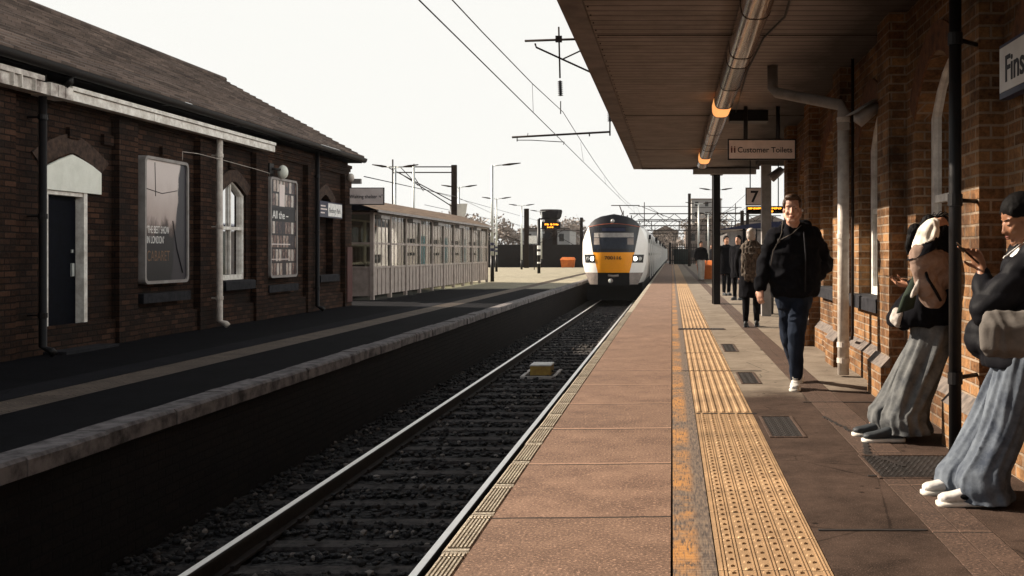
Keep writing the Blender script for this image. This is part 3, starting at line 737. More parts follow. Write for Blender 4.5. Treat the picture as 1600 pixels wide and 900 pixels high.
# hanging cable
t = MB()
pts = [(1.0,9.0,3.27),(.93,9.0,3.25),(.86,9.9,3.24),(.9,10.4,3.27),(.82,11.5,3.27),(.76,13,3.26),(.84,16,3.24),(.9,17,3.28)]
pts = [(.86,5.5,3.28),(.9,7.4,3.26),(.95,8.6,3.24),(.86,9.6,3.27),(.83,11.3,3.26),(.87,13.2,3.25),(.92,15,3.27)]
t.tube(pts, .011, 6)
tag(t.build('cable', 'black_paint'), 'loose black cable sagging along the canopy ceiling beside the lights', 'cable')
# cctv / floodlight housings
def flood(c, aim, label):
    c = V(c); d = V(aim).normalized(); a = d.cross(V((0,0,1))).normalized(); u = a.cross(d)
    t = thing('security_camera', label, 'camera', c, 'security cameras under the canopy')
    MB().loft([(c-d*.13, a*.055, u*.055), (c+d*.13, a*.07, u*.07)], 4, 1).build('housing', 'grey_white', t)
    MB().loft([(c-d*.12+u*.06, a*.07, u*.006), (c+d*.17+u*.085, a*.085, u*.006)], 4, 1).build('hood', 'grey_white', t)
    MB().tube([c, c+V((.1,0,.08)), c+V((.2,0,.1))], .014, 6).build('bracket', 'rust_steel', t)
flood(P(1356, 176, 9.2), (-.55, -.2, -.42), 'pale grey security camera on the wall beside the thick drainpipe')
flood(P(1214, 272, 17.2), (-.6, -.2, -.5), 'small grey security camera under the toilets sign')
# signs under the canopy
def ceiling_sign(name, label, p0, p1, D, frame='ink', face='sign_pink', hang=True, thick=.05):
    a, b_ = P(*p0, D), P(*p1, D)
    t = thing(name, label, 'sign', ((a.x+b_.x)/2, D, min(a.z, b_.z)))
    MB().box(a.x, b_.x, D-.002, D+thick, b_.z, a.z).build('frame', 'ink', t)
    MB().box(a.x+.02, b_.x-.02, D-.008, D-.002, b_.z+.02, a.z-.02).build('face', face, t)
    return t, a, b_
t, a, b_ = ceiling_sign('toilet_sign', 'long hanging sign reading Customer Toilets under the canopy', (1137, 217), (1244, 250), 14.2)
build_each(MB().tube([(a.x+.25,14.22,a.z),(a.x+.25,14.22,3.29)], .03, 6).tube([(b_.x-.25,14.22,a.z),(b_.x-.25,14.22,3.29)], .03, 6).box(a.x+.05,a.x+.6,14.6,14.9,3.14,3.295), 'hanger', 'ink', t)
text('Customer Toilets', 'ink', t, (a.x+.135, 14.19, b_.z+.105), (1,0,0), (0,0,1), .106, bold=.001)
pg = MB()
for k in (0, 1):
    x = a.x+.055+.042*k; pg.box(x-.010, x+.010, 14.184, 14.19, b_.z+.10, b_.z+.17); pg.box(x-.007, x+.007, 14.184, 14.19, b_.z+.175, b_.z+.19)
mat('ink_red', (.12, .02, .015), .5, bs=0)
pg.build('pictogram', 'ink_red', t)
t, a, b_ = ceiling_sign('platform_number_sign', 'square hanging sign with the platform number 7 above the black post', (1165, 293), (1192, 321), 22)
build_each(MB().tube([(a.x+.1,22.02,a.z),(a.x+.1,22.02,3.27)], .012, 6), 'hanger', 'ink', t)
text('7', 'ink', t, ((a.x+b_.x)/2, 21.99, b_.z+.075), (1,0,0), (0,0,1), .34, align='CENTER', bold=.008)
def led(t, x0, x1, z, y, h, seed):
    rr = random.Random(seed); g = MB(); x = x0
    while x < x1:
        w_ = rr.uniform(.5, 1.2)*h
        if rr.random() < .85:
            g.box(x, x+w_*.35, y-.004, y, z, z+h*rr.uniform(.7, 1)); g.box(x+w_*.4, x+w_*.85, y-.004, y, z+h*rr.uniform(.2, .5), z+h*rr.uniform(.6, .8))
            if rr.random() < .5: g.box(x+w_*.4, x+w_*.8, y-.004, y, z, z+h*.15)
        x += w_
    g.build('display_text', 'led_orange', t)
D = 22.3
a, b_ = P(1166, 322, D), P(1224, 333, D)
t = thing('departure_board', 'black departure board with orange text hanging below the number 7 sign', 'departure board', (a.x, D, b_.z), 'departure boards')
MB().box(a.x, b_.x, D, D+.2, b_.z, a.z+.0).build('case', 'screen_black', t)
build_each(MB().tube([(b_.x-.1,D+.1,a.z),(b_.x-.1,D+.1,3.27)], .012, 6), 'hanger', 'ink', t)
led(t, a.x+.04, b_.x-.05, b_.z+.085, D, .045, 1); led(t, a.x+.27, b_.x-.25, b_.z+.015, D, .045, 2)
# station name sign on the right wall
t = thing('station_name_sign', 'large white station name board on the near right wall', 'sign', (1.9, 4.6, 2.14))
MB().box(1.90, 1.96, 3.2, 5.94, 2.14, 2.45).build('board', 'navy_sign', t)
MB().box(1.895, 1.90, 3.24, 5.925, 2.175, 2.43).build('face', 'sign_white', t)
text('Finsbury Park', 'ink', t, (1.894, 5.83, 2.225), (0,-1,0), (0,0,1), .21, bold=.003)
# waste bin behind pale post
t = thing('litter_bin', 'dark litter bin standing against the pale boxed post', 'litter bin', (1.93, 21.2, 0))
MB().loft([((1.9,21.2,0),(.2,0,0),(0,.2,0)),((1.9,21.2,.75),(.23,0,0),(0,.23,0)),((1.9,21.2,.8),(.2,0,0),(0,.2,0))], 16).build('body', 'black_paint', t)
MB().loft([((1.9,21.2,.8),(.24,0,0),(0,.24,0)),((1.9,21.2,.86),(.24,0,0),(0,.24,0))], 16).build('rim', 'dark_stone', t)

# ------------------------------------------------------------------ left station building
XW = -7.8
LB = thing('slate_roof_building', 'sooty brick station building with long slate roof on the opposite platform', 'building', (-10.5, 18, 0))
def roof_mat():
    m, n, l, b = nm('slates'); p = wpos(n)
    s = n.new('ShaderNodeSeparateXYZ'); l.new(p, s.inputs[0])
    cb = n.new('ShaderNodeCombineXYZ'); l.new(s.outputs[1], cb.inputs[0]); l.new(mth(n, l, 'MULTIPLY', s.outputs[2], 2.05), cb.inputs[1])
    t = n.new('ShaderNodeTexBrick'); l.new(cb.outputs[0], t.inputs['Vector']); t.inputs['Scale'].default_value = 1
    t.inputs['Brick Width'].default_value = .3; t.inputs['Row Height'].default_value = .2; t.inputs['Mortar Size'].default_value = .004
    t.inputs['Color1'].default_value = (0,0,0,1); t.inputs['Color2'].default_value = (1,1,1,1)
    f = noise_n(n, l, p, 1.2, 8, .7)
    c = ramp(n, l, t.outputs['Color'], [(0, (.022, .015, .012)), (.5, (.08, .056, .045)), (1, (.17, .122, .097))])
    c = mixc(n, l, .5, c, ramp(n, l, f, [(.35, (.05, .038, .032)), (.65, (.19, .145, .12))]))
    c = mixc(n, l, t.outputs['Fac'], c, (.012, .01, .01))
    l.new(c, b.inputs['Base Color']); b.inputs['Roughness'].default_value = .8; b.inputs['Specular IOR Level'].default_value = .15
    bump(n, l, b, f, .3, .01); MATS['slates'] = m
roof_mat()
Y0, Y1 = 6.0, 24.6
door = [(12.72, .03), (13.62, .03), (13.62, 2.05), (12.72, 2.05)]
w1 = arch_poly(17.68, 18.75, .78, 2.30, 2.54, True)
w0 = arch_poly(9.4, 10.5, .78, 2.30, 2.54, True)
bl = arch_poly(22.5, 23.55, .78, 2.33, 2.58, True)
g = MB(); wall_panel(g, XW, XW-.16, [(Y0, 0), (Y1, 0), (Y1, 3.5), (Y0, 3.5)], [door, w1, w0, bl])
g.box(-13.8, XW, Y1-.01, Y1+.05, 0, 3.5); g.box(-13.8, XW, Y0-.2, Y0+.01, 0, 3.5)
g.prism([(XW, 3.5), (-13.8, 3.5), (-10.8, 5.25)], lambda u, v, d: (u, d, v), Y1-.01, Y1+.05)
g.prism([(XW, 3.5), (-13.8, 3.5), (-10.8, 5.25)], lambda u, v, d: (u, d, v), Y0-.2, Y0+.01)
g.box(XW-.17, XW-.16, 22.4, 23.6, .7, 2.6)
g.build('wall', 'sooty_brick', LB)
g = MB()
for a, b_ in ((8.0, 8.5), (11.5, 12.0), (14.25, 14.75), (16.7, 17.1), (18.95, 19.5), (21.65, 22.2), (24.1, 24.58)):
    g.box(XW, XW+.11, a, b_, .0, 3.12)
g.box(XW, XW+.06, Y0, 24.57, 0, .34)
for k in range(3): g.box(XW, XW+.05+.035*k, Y0, 24.59, 3.121+.075*k, 3.196+.075*k)
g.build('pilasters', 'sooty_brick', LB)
for aa in ((12.64, 13.96, 2.33, 2.56, .25), (17.68, 18.75, 2.30, 2.54, .23), (22.5, 23.55, 2.33, 2.58, .23)):
    g = MB(); arch_ring(g, aa[0], aa[1], aa[2], aa[3], XW+.001, XW+.02, aa[4], True); g.build('window_arch', 'arch_brick_dark', LB)
# roof as lapped rows of slates
g = MB(); n = 22
ex, ez, rx, rz = -7.42, 3.56, -10.8, 5.42
for i in range(n):
    a, b_ = i/n, (i+1.15)/n
    xa, za, xb, zb = ex+(rx-ex)*a, ez+(rz-ez)*a, ex+(rx-ex)*b_, ez+(rz-ez)*b_
    y = Y0-.4
    while y < Y1+.06:
        L = min(1.5, Y1+.1-y); j = random.uniform(-.004, .007)
        g.add([(xa,y,za+.034+j),(xa,y+L-.004,za+.034+j),(xb,y+L-.004,zb+.004),(xb,y,zb+.004),(xa,y,za),(xa,y+L-.004,za)], [(0,1,2,3),(4,5,1,0)])
        y += L
g.add([(rx,Y0-.4,rz),(rx,Y1+.1,rz),(-14.2,Y1+.1,3.56),(-14.2,Y0-.4,3.56)], [(0,1,2,3)])
g.tube([(rx,Y0-.4,rz+.02),(rx,Y1+.1,rz+.02)], .07, 8)
g.build('roof', 'slates', LB, fix=False)
g = MB()
g.add([(ex,Y1+.1,ez),(rx,Y1+.1,rz),(rx,Y1+.1,rz-.14),(ex,Y1+.1,ez-.14),(ex,Y1+.06,ez),(rx,Y1+.06,rz),(rx,Y1+.06,rz-.14),(ex,Y1+.06,ez-.14)],
      [(0,1,2,3),(7,6,5,4),(0,3,7,4),(3,2,6,7)])
g.box(-7.52, -7.46, Y0-.4, Y1+.06, 3.42, 3.565); g.box(XW, -7.52, Y0-.4, Y1+.06, 3.42, 3.44)
g.build('fascia', 'navy_paint', LB)
g = MB(); vs = []
half_round(g, -7.46, -7.34, Y0-.4, Y1+.08, 3.43, 3.53, 8)
for y in (8, 10.3, 12.6, 15, 17.5, 20, 22.4): g.box(-7.465, -7.335, y-.02, y+.02, 3.418, 3.425)
g.build('gutter', 'black_paint', LB)
# white boxed beam along the wall
g = MB(); g.bev(-7.66, -7.52, 12.75, 19.4, 3.17, 3.285, .006); g.bev(-7.66, -7.49, 12.8, 19.38, 3.29, 3.345, .006)
for y in (14.9, 17.2): g.box(-7.519, -7.514, y-.03, y+.03, 3.172, 3.28)
g.build('cable_duct', 'old_white_paint', LB)
g = MB(); g.bev(-7.68, -7.5, 6, 12.3, 3.16, 3.30, .006); g.bev(-7.68, -7.47, 6, 12.2, 3.305, 3.37, .006); g.bev(-7.70, -7.46, 12.3, 12.76, 3.15, 3.31, .01)
for y in (11.6, 11.75, 12.0, 12.45, 12.6): g.box(-7.5, -7.452, y-.006, y+.006, 3.16, 3.30)
g.build('cable_duct', 'weathered_white', LB)
# door
g = MB(); g.box(-7.93, -7.885, 12.79, 13.535, .06, 1.99)
d = g.build('door', 'navy_paint', LB)
MB().box(-7.885, -7.86, 13.42, 13.47, .95, 1.12).box(-7.885, -7.87, 13.43, 13.46, 1.26, 1.30).build('handle', 'galvanised', d)
g = MB(); g.box(-7.96, -7.79, 12.72, 12.79, .03, 2.05); g.box(-7.96, -7.775, 13.54, 13.62, .03, 2.05); g.box(-7.95, -7.79, 12.79, 13.54, 1.995, 2.045)
g.build('door_frame', 'old_white_paint', d)
mat('fanlight_white', (.78, .80, .72), .45, c2=(.68, .70, .62), scale=6, bs=.1)
g = MB(); g.prism([(12.70,2.05),(13.93,2.05),(13.93,2.34),(13.72,2.42),(13.5,2.48),(13.26,2.53),(12.98,2.44),(12.70,2.33)], lambda u, v, dd: (dd, u, v), -7.79, -7.76)
g.build('fanlight_panel', 'fanlight_white', LB)
g = MB(); g.box(-7.8, -7.45, 12.6, 13.8, 0, .035); g.build('door_step', 'dark_stone', LB)
def sash(y0, y1, z0, zs, zt, name='window'):
    outer = arch_poly(y0, y1, z0, zs, zt, True); m_ = (y0+y1)/2
    inner = [(m_+(a-m_)*.84, z0+.09+(b_-z0)*.93) for a, b_ in outer]; n_ = len(outer); x = XW-.045
    g = MB(); vs = [(x, a, b_) for a, b_ in outer]+[(x, a, b_) for a, b_ in inner]+[(x-.05, a, b_) for a, b_ in inner]
    g.add(vs, [(i, (i+1)%n_, (i+1)%n_+n_, i+n_) for i in range(n_)]+[(i+n_, (i+1)%n_+n_, (i+1)%n_+2*n_, i+2*n_) for i in range(n_)])
    zm = 1.70
    g.box(x-.045, x+.012, y0+.05, y1-.05, zm-.03, zm+.025); g.box(x-.04, x-.006, m_-.018, m_+.018, z0+.1, zt-.06)
    w_ = g.build(name, 'old_white_paint', LB)
    MB().add([(x-.05, a, b_) for a, b_ in outer], [tuple(range(n_))]).build('pane', 'window_glass', w_)
    MB().box(x-.12, x-.11, y0, y1, z0, zm).build('blind', 'sign_white', w_)
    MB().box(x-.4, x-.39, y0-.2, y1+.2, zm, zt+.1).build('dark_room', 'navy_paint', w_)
    nt = MB(); nt.box(x-.109, x-.105, m_+.02, m_+.2, z0+.75, z0+1.05).box(x-.109, x-.105, m_+.03, m_+.19, z0+.5, z0+.68); nt.build('notice', 'sign_pink', w_)
    MB().bev(XW-.1, XW+.13, y0-.06, y1+.12, z0-.17, z0-.005, .02).build('sill', 'dark_stone', w_)
sash(17.68, 18.75, .78, 2.30, 2.54); sash(9.4, 10.5, .78, 2.30, 2.54)
MB().bev(XW-.1, XW+.12, 22.4, 23.65, .62, .775, .02).build('sill', 'dark_stone', LB)
MB().box(XW+.0, XW+.14, 14.85, 16.3, .52, .66).build('sill', 'dark_stone', LB)
MB().box(XW+.0, XW+.14, 19.5, 21.0, .5, .64).build('sill', 'dark_stone', LB)
mat('oxide_red', (.07, .015, .012), .6)
MB().box(XW+.11, XW+.13, 24.2, 24.58, .1, 1.4).build('painted_corner', 'oxide_red', LB)
# vents above the arches
g = MB()
for y in (13.3, 14.1, 15.7, 18.1, 20.6): g.box(XW, XW+.05, y-.12, y+.12, 2.74, 2.88)
build_each(g, 'vent', 'sooty_brick', LB)
def downpipe(y, m_, label, x=-7.62, r=.045, zt=3.42, shoe=True):
    t = thing('downpipe', label, 'drainpipe', (x, y, 0), 'downpipes on the opposite building')
    p = [(x,y,.12),(x,y,zt)]
    if shoe: p = [(x+.14,y,.03),(x+.1,y,.07)]+p
    MB().tube(p, r, 12).build('pipe', m_, t)
    c = MB()
    for z in (.5, 1.7, 2.9): c.tube([(x,y,z-.03),(x,y,z+.03)], r*1.2, 12, False); c.box(XW, x, y-.02, y+.02, z-.01, z+.01)
    build_each(c, 'bracket', m_, t)
downpipe(17.25, 'pipe_white', 'white downpipe beside the arched sash window on the opposite platform', r=.05, zt=3.19)
downpipe(12.4, 'black_paint', 'black downpipe just left of the dark door')
downpipe(22.0, 'black_paint', 'black downpipe between the second poster and the small station name sign')
# pipes under the gutter
g = MB(); g.tube([(-7.42,12.62,3.43),(-7.42,12.62,3.36),(-7.5,12.62,3.3)], .04, 8); g.build('gutter_outlet', 'black_paint', LB)
# wires
t = MB(); t.tube([(-7.6,15.9,2.7),(-7.6,15.9,2.83),(-7.6,16.4,2.85),(-7.58,17.2,2.83),(-7.55,18.6,2.78),(-7.58,19.3,2.76),(-7.66,19.5,2.74)], .005, 5)
tag(t.build('cable', 'pipe_white'), 'thin pale cable running from the left poster case along the dark brick wall', 'cable')

# posters
def poster(y0, y1, z0, z1, label, draw):
    t = thing('poster_case', label, 'poster', (-7.6, (y0+y1)/2, z0), 'poster cases on the opposite building')
    x0, x1 = XW+.02, XW+.16; r = .09
    def rr(a0, a1, b0, b1, r, n=5):
        pts = []
        for cx, cz, s in ((a1-r, b0+r, -90), (a1-r, b1-r, 0), (a0+r, b1-r, 90), (a0+r, b0+r, 180)):
            for i in range(n+1): an = R(s+90*i/n); pts.append((cx+r*cos(an), cz+r*sin(an)))
        return pts
    out = rr(y0, y1, z0, z1, r); inn = rr(y0+.045, y1-.045, z0+.045, z1-.045, r*.7)
    g = MB(); n = len(out)
    g.add([(x0, a, b_) for a, b_ in out]+[(x1, a, b_) for a, b_ in out]+[(x1, a, b_) for a, b_ in inn]+[(x1-.025, a, b_) for a, b_ in inn],
          [(i+k*n, (i+1)%n+k*n, (i+1)%n+(k+1)*n, i+(k+1)*n) for k in range(3) for i in range(n)]+[tuple(range(n))])
    g.build('frame', 'grey_white' , t)
    p = MB().add([(x1-.025, a, b_) for a, b_ in inn], [tuple(range(n))])
    return t, x1-.0249, y0+.045, y1-.045, z0+.045, z1-.045, p
def art_mat(name, fn):
    m, n, l, b = nm(name); p = wpos(n)
    s = n.new('ShaderNodeSeparateXYZ'); l.new(p, s.inputs[0]); fn(n, l, b, p, s)
    b.inputs['Roughness'].default_value = .35; b.inputs['Specular IOR Level'].default_value = .2; MATS[name] = m
def art1(n, l, b, p, s):
    f = noise_n(n, l, p, 2.6, 6, .7, (1, 1, .45))
    z = mth(n, l, 'ADD', s.outputs[2], mth(n, l, 'MULTIPLY', f, .9))
    c = ramp(n, l, mth(n, l, 'MULTIPLY_ADD', z, .5, -.6), [(0, (.004, .005, .008)), (.38, (.012, .010, .012)), (.43, (.10, .07, .06)), (.5, (.42, .34, .31)), (.8, (.60, .53, .50))])
    side = mth(n, l, 'ADD', mth(n, l, 'SUBTRACT', s.outputs[1], mth(n, l, 'MULTIPLY', s.outputs[2], .18)), mth(n, l, 'MULTIPLY', f, .35))
    c = mixc(n, l, ramp(n, l, mth(n, l, 'SUBTRACT', side, 15.0), [(.66, (0,0,0)), (.70, (1,1,1))]), c, (.03, .028, .035))
    l.new(c, b.inputs['Base Color'])
art_mat('poster_print', art1)
def art2(n, l, b, p, s):
    cb = n.new('ShaderNodeCombineXYZ'); l.new(s.outputs[1], cb.inputs[0]); l.new(s.outputs[2], cb.inputs[1])
    t = n.new('ShaderNodeTexBrick'); l.new(cb.outputs[0], t.inputs['Vector']); t.inputs['Scale'].default_value = 1; t.offset = .3
    t.inputs['Brick Width'].default_value = .16; t.inputs['Row Height'].default_value = .27; t.inputs['Mortar Size'].default_value = .02
    t.inputs['Color1'].default_value = (0,0,0,1); t.inputs['Color2'].default_value = (1,1,1,1)
    f = noise_n(n, l, p, 14, 5, .8, (1, 2.2, .7)); f2 = noise_n(n, l, p, 4, 5, .8)
    k = mth(n, l, 'MULTIPLY_ADD', f, .75, mth(n, l, 'MULTIPLY', mth(n, l, 'ADD', t.outputs['Color'], f2), .3))
    c = ramp(n, l, k, [(.40, (.005, .006, .010)), (.58, (.02, .018, .03)), (.66, (.14, .07, .06)), (.74, (.36, .27, .22)), (.85, (.6, .56, .52))])
    l.new(mixc(n, l, t.outputs['Fac'], c, (.006, .006, .01)), b.inputs['Base Color'])
art_mat('poster_print_busy', art2)
t, x, a, b_, c, d, p = poster(14.85, 16.2, .80, 2.68, 'left poster case, showing pale sky over a dark scene with white title lettering', None)
p.build('print', 'poster_print', t)
text('\u2018THE BEST SHOW', 'ink_white', t, (x, a+.05, 1.55), (0,1,0), (0,0,1), .155, .002, sx=.55)
text('IN LONDON\u2019', 'ink_white', t, (x, a+.05, 1.40), (0,1,0), (0,0,1), .155, .002, sx=.55)
text('CABARET', 'ink_gold', t, (x, a+.05, 1.14), (0,1,0), (0,0,1), .22, .002, sx=.72)
g = MB(); g.tube([(x+.002,a+.28,2.6),(x+.002,a+.3,2.1)], .006, 4).tube([(x+.002,a+.02,2.2),(x+.002,a+.5,2.15),(x+.002,b_-.3,2.22)], .006, 4).tube([(x+.002,a+.82,1.75),(x+.002,b_-.3,1.3),(x+.002,b_-.12,.95)], .010, 4)
g.build('print_lines', 'ink', t)
t, x, a, b_, c, d, p = poster(19.5, 20.9, .78, 2.72, 'right poster case, busy coloured picture with the words All the across it', None)
p.build('print', 'poster_print_busy', t)
MB().box(x, x+.001, a+.02, b_-.02, 1.88, 2.14).build('title_band', 'ink', t)
text('All the \u2013', 'ink_white', t, (x+.001, a+.1, 1.93), (0,1,0), (0,0,1), .21, .002, sx=1.1, bold=.003)
build_each(MB().box(x, x+.001, a+.45, a+.72, 2.17, 2.6).box(x, x+.001, a+.05, b_-.3, 1.42, 1.44).box(x, x+.001, a+.05, b_-.4, 1.13, 1.145), 'print_highlight', 'sign_pink', t)
# globe lamp
t = thing('wall_lamp', 'round white globe lamp on a bracket above the right poster case', 'lamp', (-7.55, 20.15, 2.7))
MB().ell((-7.6, 20.0, 2.84), (.10, .10, .135), seg=20, rows=14).build('globe', 'fanlight_white', t)
MB().tube([(XW,19.7,2.88),(-7.68,19.72,2.88),(-7.62,19.92,2.88)], .025, 8).box(XW, XW+.1, 19.6, 19.8, 2.78, 2.98).build('bracket', 'black_paint', t)
t = thing('security_camera', 'white security camera on the far corner of the dark brick building', 'camera', (-7.55, 24.5, 2.9), 'security cameras on the opposite building')
MB().ell((-7.62, 24.3, 3.05), (.08, .08, .10)).build('dome', 'pipe_white', t); MB().box(-7.75, -7.5, 24.66, 24.76, 2.93, 3.05).build('housing', 'grey_white', t)
# station name sign
t = thing('station_name_sign', 'small station name sign with navy left end over the blind arch', 'sign', (-7.66, 23, 2.05))
MB().box(XW+.12, XW+.15, 22.25, 23.75, 2.05, 2.4).build('board', 'navy_sign', t)
MB().box(XW+.15, XW+.155, 22.78, 23.72, 2.08, 2.37).build('face', 'ink_white', t)
text('Finsbury Park', 'ink', t, (XW+.156, 22.83, 2.16), (0,1,0), (0,0,1), .16, .002, sx=.88)
MB().box(XW+.15, XW+.154, 22.3, 22.6, 2.28, 2.31).box(XW+.15, XW+.154, 22.3, 22.7, 2.21, 2.24).box(XW+.15, XW+.154, 22.3, 22.55, 2.13, 2.16).build('small_print', 'sign_pink', t)
# waiting shelter sign
t, a, b_ = ceiling_sign('waiting_shelter_sign', 'pinkish projecting sign reading Waiting shelter at the building corner', (538, 293), (600, 320), 24.45)
MB().box(a.x-.04, a.x, 24.4, 24.5, b_.z-.1, a.z+.1).box(XW+.1, a.x, 24.42, 24.48, b_.z+.15, b_.z+.2).build('bracket', 'galvanised', t)
text('Waiting shelter', 'ink', t, (a.x+.13, 24.44, b_.z+.155), (1,0,0), (0,0,1), .125, bold=.001, sx=.84)
def arrow(g, x, z, s, y):
    g.add([(x-.006,y,z-s),(x+.006,y,z-s),(x+.006,y,z+s*.5),(x-.006,y,z+s*.5)], [(0,1,2,3)]); g.add([(x-.028,y,z+s*.25),(x+.028,y,z+s*.25),(x,y,z+s)], [(0,1,2)])
g = MB(); arrow(g, a.x+.085, b_.z+.2, .05, 24.44); g.box(b_.x-.12, b_.x-.075, 24.436, 24.44, b_.z+.2, b_.z+.215).box(b_.x-.09, b_.x-.075, 24.436, 24.44, b_.z+.17, b_.z+.2).box(b_.x-.05,b_.x-.035,24.436,24.44,b_.z+.21,b_.z+.25)
g.build('pictogram', 'ink', t)

# ------------------------------------------------------------------ waiting shelter
XS = -8.05; ya = 27.5; pitch = 1.7; nb = 10; yb = ya+pitch*nb; XB = -10.3
S = thing('waiting_shelter', 'long glazed waiting shelter with pinkish panels and low pitched corrugated roof', 'shelter', (-9.2, 36, 0))
post = MB(); 
for k in range(nb+1):
    y = ya+pitch*k; post.box(XS-.05, XS+.05, y-.05, y+.05, 0, 2.42); post.box(XB-.05, XB+.05, y-.05, y+.05, 0, 2.42)
for x in (XS-.75, XS-1.5): post.box(x-.04, x+.04, ya-.05, ya+.05, 0, 2.42)
build_each(post, 'post', 'shelter_paint', S)
pan = MB(); mul = MB(); gl = MB()
for k in range(nb):
    y = ya+pitch*k+.05; y2 = y+pitch-.1
    for x in (XS, XB):
        mul.box(x-.035, x+.035, y, y2, .84, .90); mul.box(x-.03, x+.03, y, y2, 1.49, 1.55); mul.box(x-.035, x+.035, y, y2, 2.3, 2.36); 
        gl.box(x-.004, x+.004, y, y2, .9, 2.3)
        if x == XS:
            for q in range(1, 4): yy = y+(y2-y)*q/4; mul.box(x-.015, x+.015, yy-.014, yy+.014, .9, 2.3)
        pan.box(x-.02, x+.01, y, y2, .12, .84)
        for q in range(1, 4): yy = y+(y2-y)*q/4; pan.box(x+.01, x+.03, yy-.02, yy+.02, .12, .84)
for a, b_ in ((XS-.05, XS-.71), (XS-.79, XS-1.46), (XS-1.54, XB+.05)):
    pan.box(b_, a, ya-.02, ya+.02, .1, .84); mul.box(b_, a, ya-.035, ya+.035, .84, .9); mul.box(b_, a, ya-.03, ya+.03, 1.49, 1.55); mul.box(b_, a, ya-.035, ya+.035, 2.3, 2.36); gl.box(b_, a, ya-.004, ya+.004, .9, 2.3)
pan.box(XB, XS, yb-.02, yb+.02, .1, .84)
pan.build('lower_panels', 'shelter_paint', S); mul.build('glazing_bars', 'shelter_paint', S); gl.build('glazing', 'shelter_glass', S)
g = MB(); y = ya-.45; i = 0
while y < yb+.3:
    h = .018 if i % 2 else 0; h2 = 0 if i % 2 else .018
    g.add([(XS+.28,y,2.40+h),(XS+.28,y+.12,2.40+h2),(XS-1.15,y+.12,2.86+h2),(XS-1.15,y,2.86+h),(XB-.25,y,2.40+h),(XB-.25,y+.12,2.40+h2)], [(0,1,2,3),(3,2,5,4)])
    y += .12; i += 1
g.build('roof', 'shelter_roof', S, fix=False)
g = MB(); g.box(XS+.27, XS+.3, ya-.46, yb+.3, 2.34, 2.41); g.build('gutter', 'grey_white', S)
g = MB(); g.box(XB-.2, XS+.25, ya-.05, yb+.05, 2.365, 2.385); g.prism([(XS+.25,2.39),(XB-.2,2.39),(XS-1.15,2.84)], lambda u, v, d: (u, d, v), ya-.42, ya-.38)
g.build('ceiling', 'navy_paint', S)
g = MB()
for k in range(nb//2+1): y = ya+.3+pitch*2*k; g.box(XS+.02, XS+.16, y, y+.9, 2.2, 2.3)
build_each(g, 'strip_light', 'grey_white', S)
for k in range(6):
    y = ya+2+2.4*k; t = thing('bench', 'dark bench inside the waiting shelter, '+['nearest', 'second from the near end', 'third from the near end', 'fourth from the near end', 'fifth from the near end', 'farthest'][k], 'bench', (XB+.45, y+.8, 0), 'benches in the waiting shelter')
    MB().box(XB+.2, XB+.7, y, y+1.6, .42, .48).build('seat', 'navy_paint', t); MB().box(XB+.2, XB+.25, y, y+1.6, .48, .9).build('backrest', 'navy_paint', t); MB().box(XB+.3, XB+.6, y+.7, y+.76, 0, .42).build('leg', 'navy_paint', t)

# ------------------------------------------------------------------ lamp posts
def lamp_post(x, y, h, label, double=True, banded=False, arm=.8):
    t = thing('lamp_post', label, 'lamp post', (x, y, 0), 'platform lamp posts')
    MB().tube([(x,y,1.15 if banded else .75),(x,y,h)], [.075,.05], 10).build('pole', 'galvanised', t)
    if banded:
        MB().tube([(x,y,0),(x,y,1.15)], .085, 10).build('base', 'black_paint', t)
        g = MB()
        for z in (1.35, 1.6): g.tube([(x,y,z),(x,y,z+.13)], .083, 10, False)
        g.build('bands', 'navy_sign', t)
    else: MB().tube([(x,y,0),(x,y,.75)], .085, 10).build('base', 'black_paint', t)
    for s in ((-1, 1) if double else (1,)):
        z = h-.03
        MB().tube([(x,y,z),(x+s*arm*.5,y,z+.05)], .025, 6).build('arm', 'galvanised', t)
        MB().loft([((x+s*arm*.45,y,z+.04),(0,.06,0),(0,0,.03)),((x+s*arm*.75,y,z+.07),(0,.14,0),(0,0,.05)),((x+s*arm*1.25,y,z+.13),(0,.04,0),(0,0,.02))], 10).build('lantern', 'rust_steel', t)
lamp_post(-12, 44.4, 5.0, 'double lamp post nearest, whose heads rise over the shelter roof')
lamp_post(-11.4, 45.2, 5.1, 'tall pale post rising behind the shelter roof with a single arm', False, arm=.01)
lamp_post(-12, 57.7, 5.0, 'double lamp post with a white sign behind the middle of the shelter roof')
lamp_post(-12, 70, 5.0, 'double lamp post just left of the banded single-arm post', banded=True)
lamp_post(-11.75, 80, 5.0, 'slim double lamp post standing alone right of the shelter')
lamp_post(-11.6, 91, 5.0, 'farthest double lamp post, beside the orange display board')
lamp_post(-7.95, 45.3, 5.15, 'tall single-arm lamp post with black base at the end of the shelter', False, True, 1.0)
lamp_post(2.0, 77, 5.0, 'pale double lamp post on the near platform beside the dark mast')
lamp_post(2.65, 62, 5.1, 'double lamp post partly hidden by the black canopy post')
lamp_post(3.4, 96, 5.0, 'farthest double lamp post on the near platform')
t = thing('hanging_sign', 'white round-cornered sign on the double lamp post above the shelter', 'sign', (-12, 57.5, 3.2))
MB().prism([(-12.5,4.05),(-11.5,4.05),(-11.6,3.4),(-11.8,3.15),(-12.2,3.15),(-12.4,3.4)], lambda u, v, d: (u, d, v), 57.5, 57.6).build('board', 'sign_white', t)
t = thing('notice_board', 'small white square notice on a thin post by the slim lamp post', 'sign', (-10.3, 78, 0))
MB().box(-10.9, -10.3, 78, 78.04, 2.0, 2.6).build('board', 'ink_white', t); MB().tube([(-10.5,78.06,0),(-10.5,78.06,2.0)], .03, 6).build('post', 'rust_steel', t)
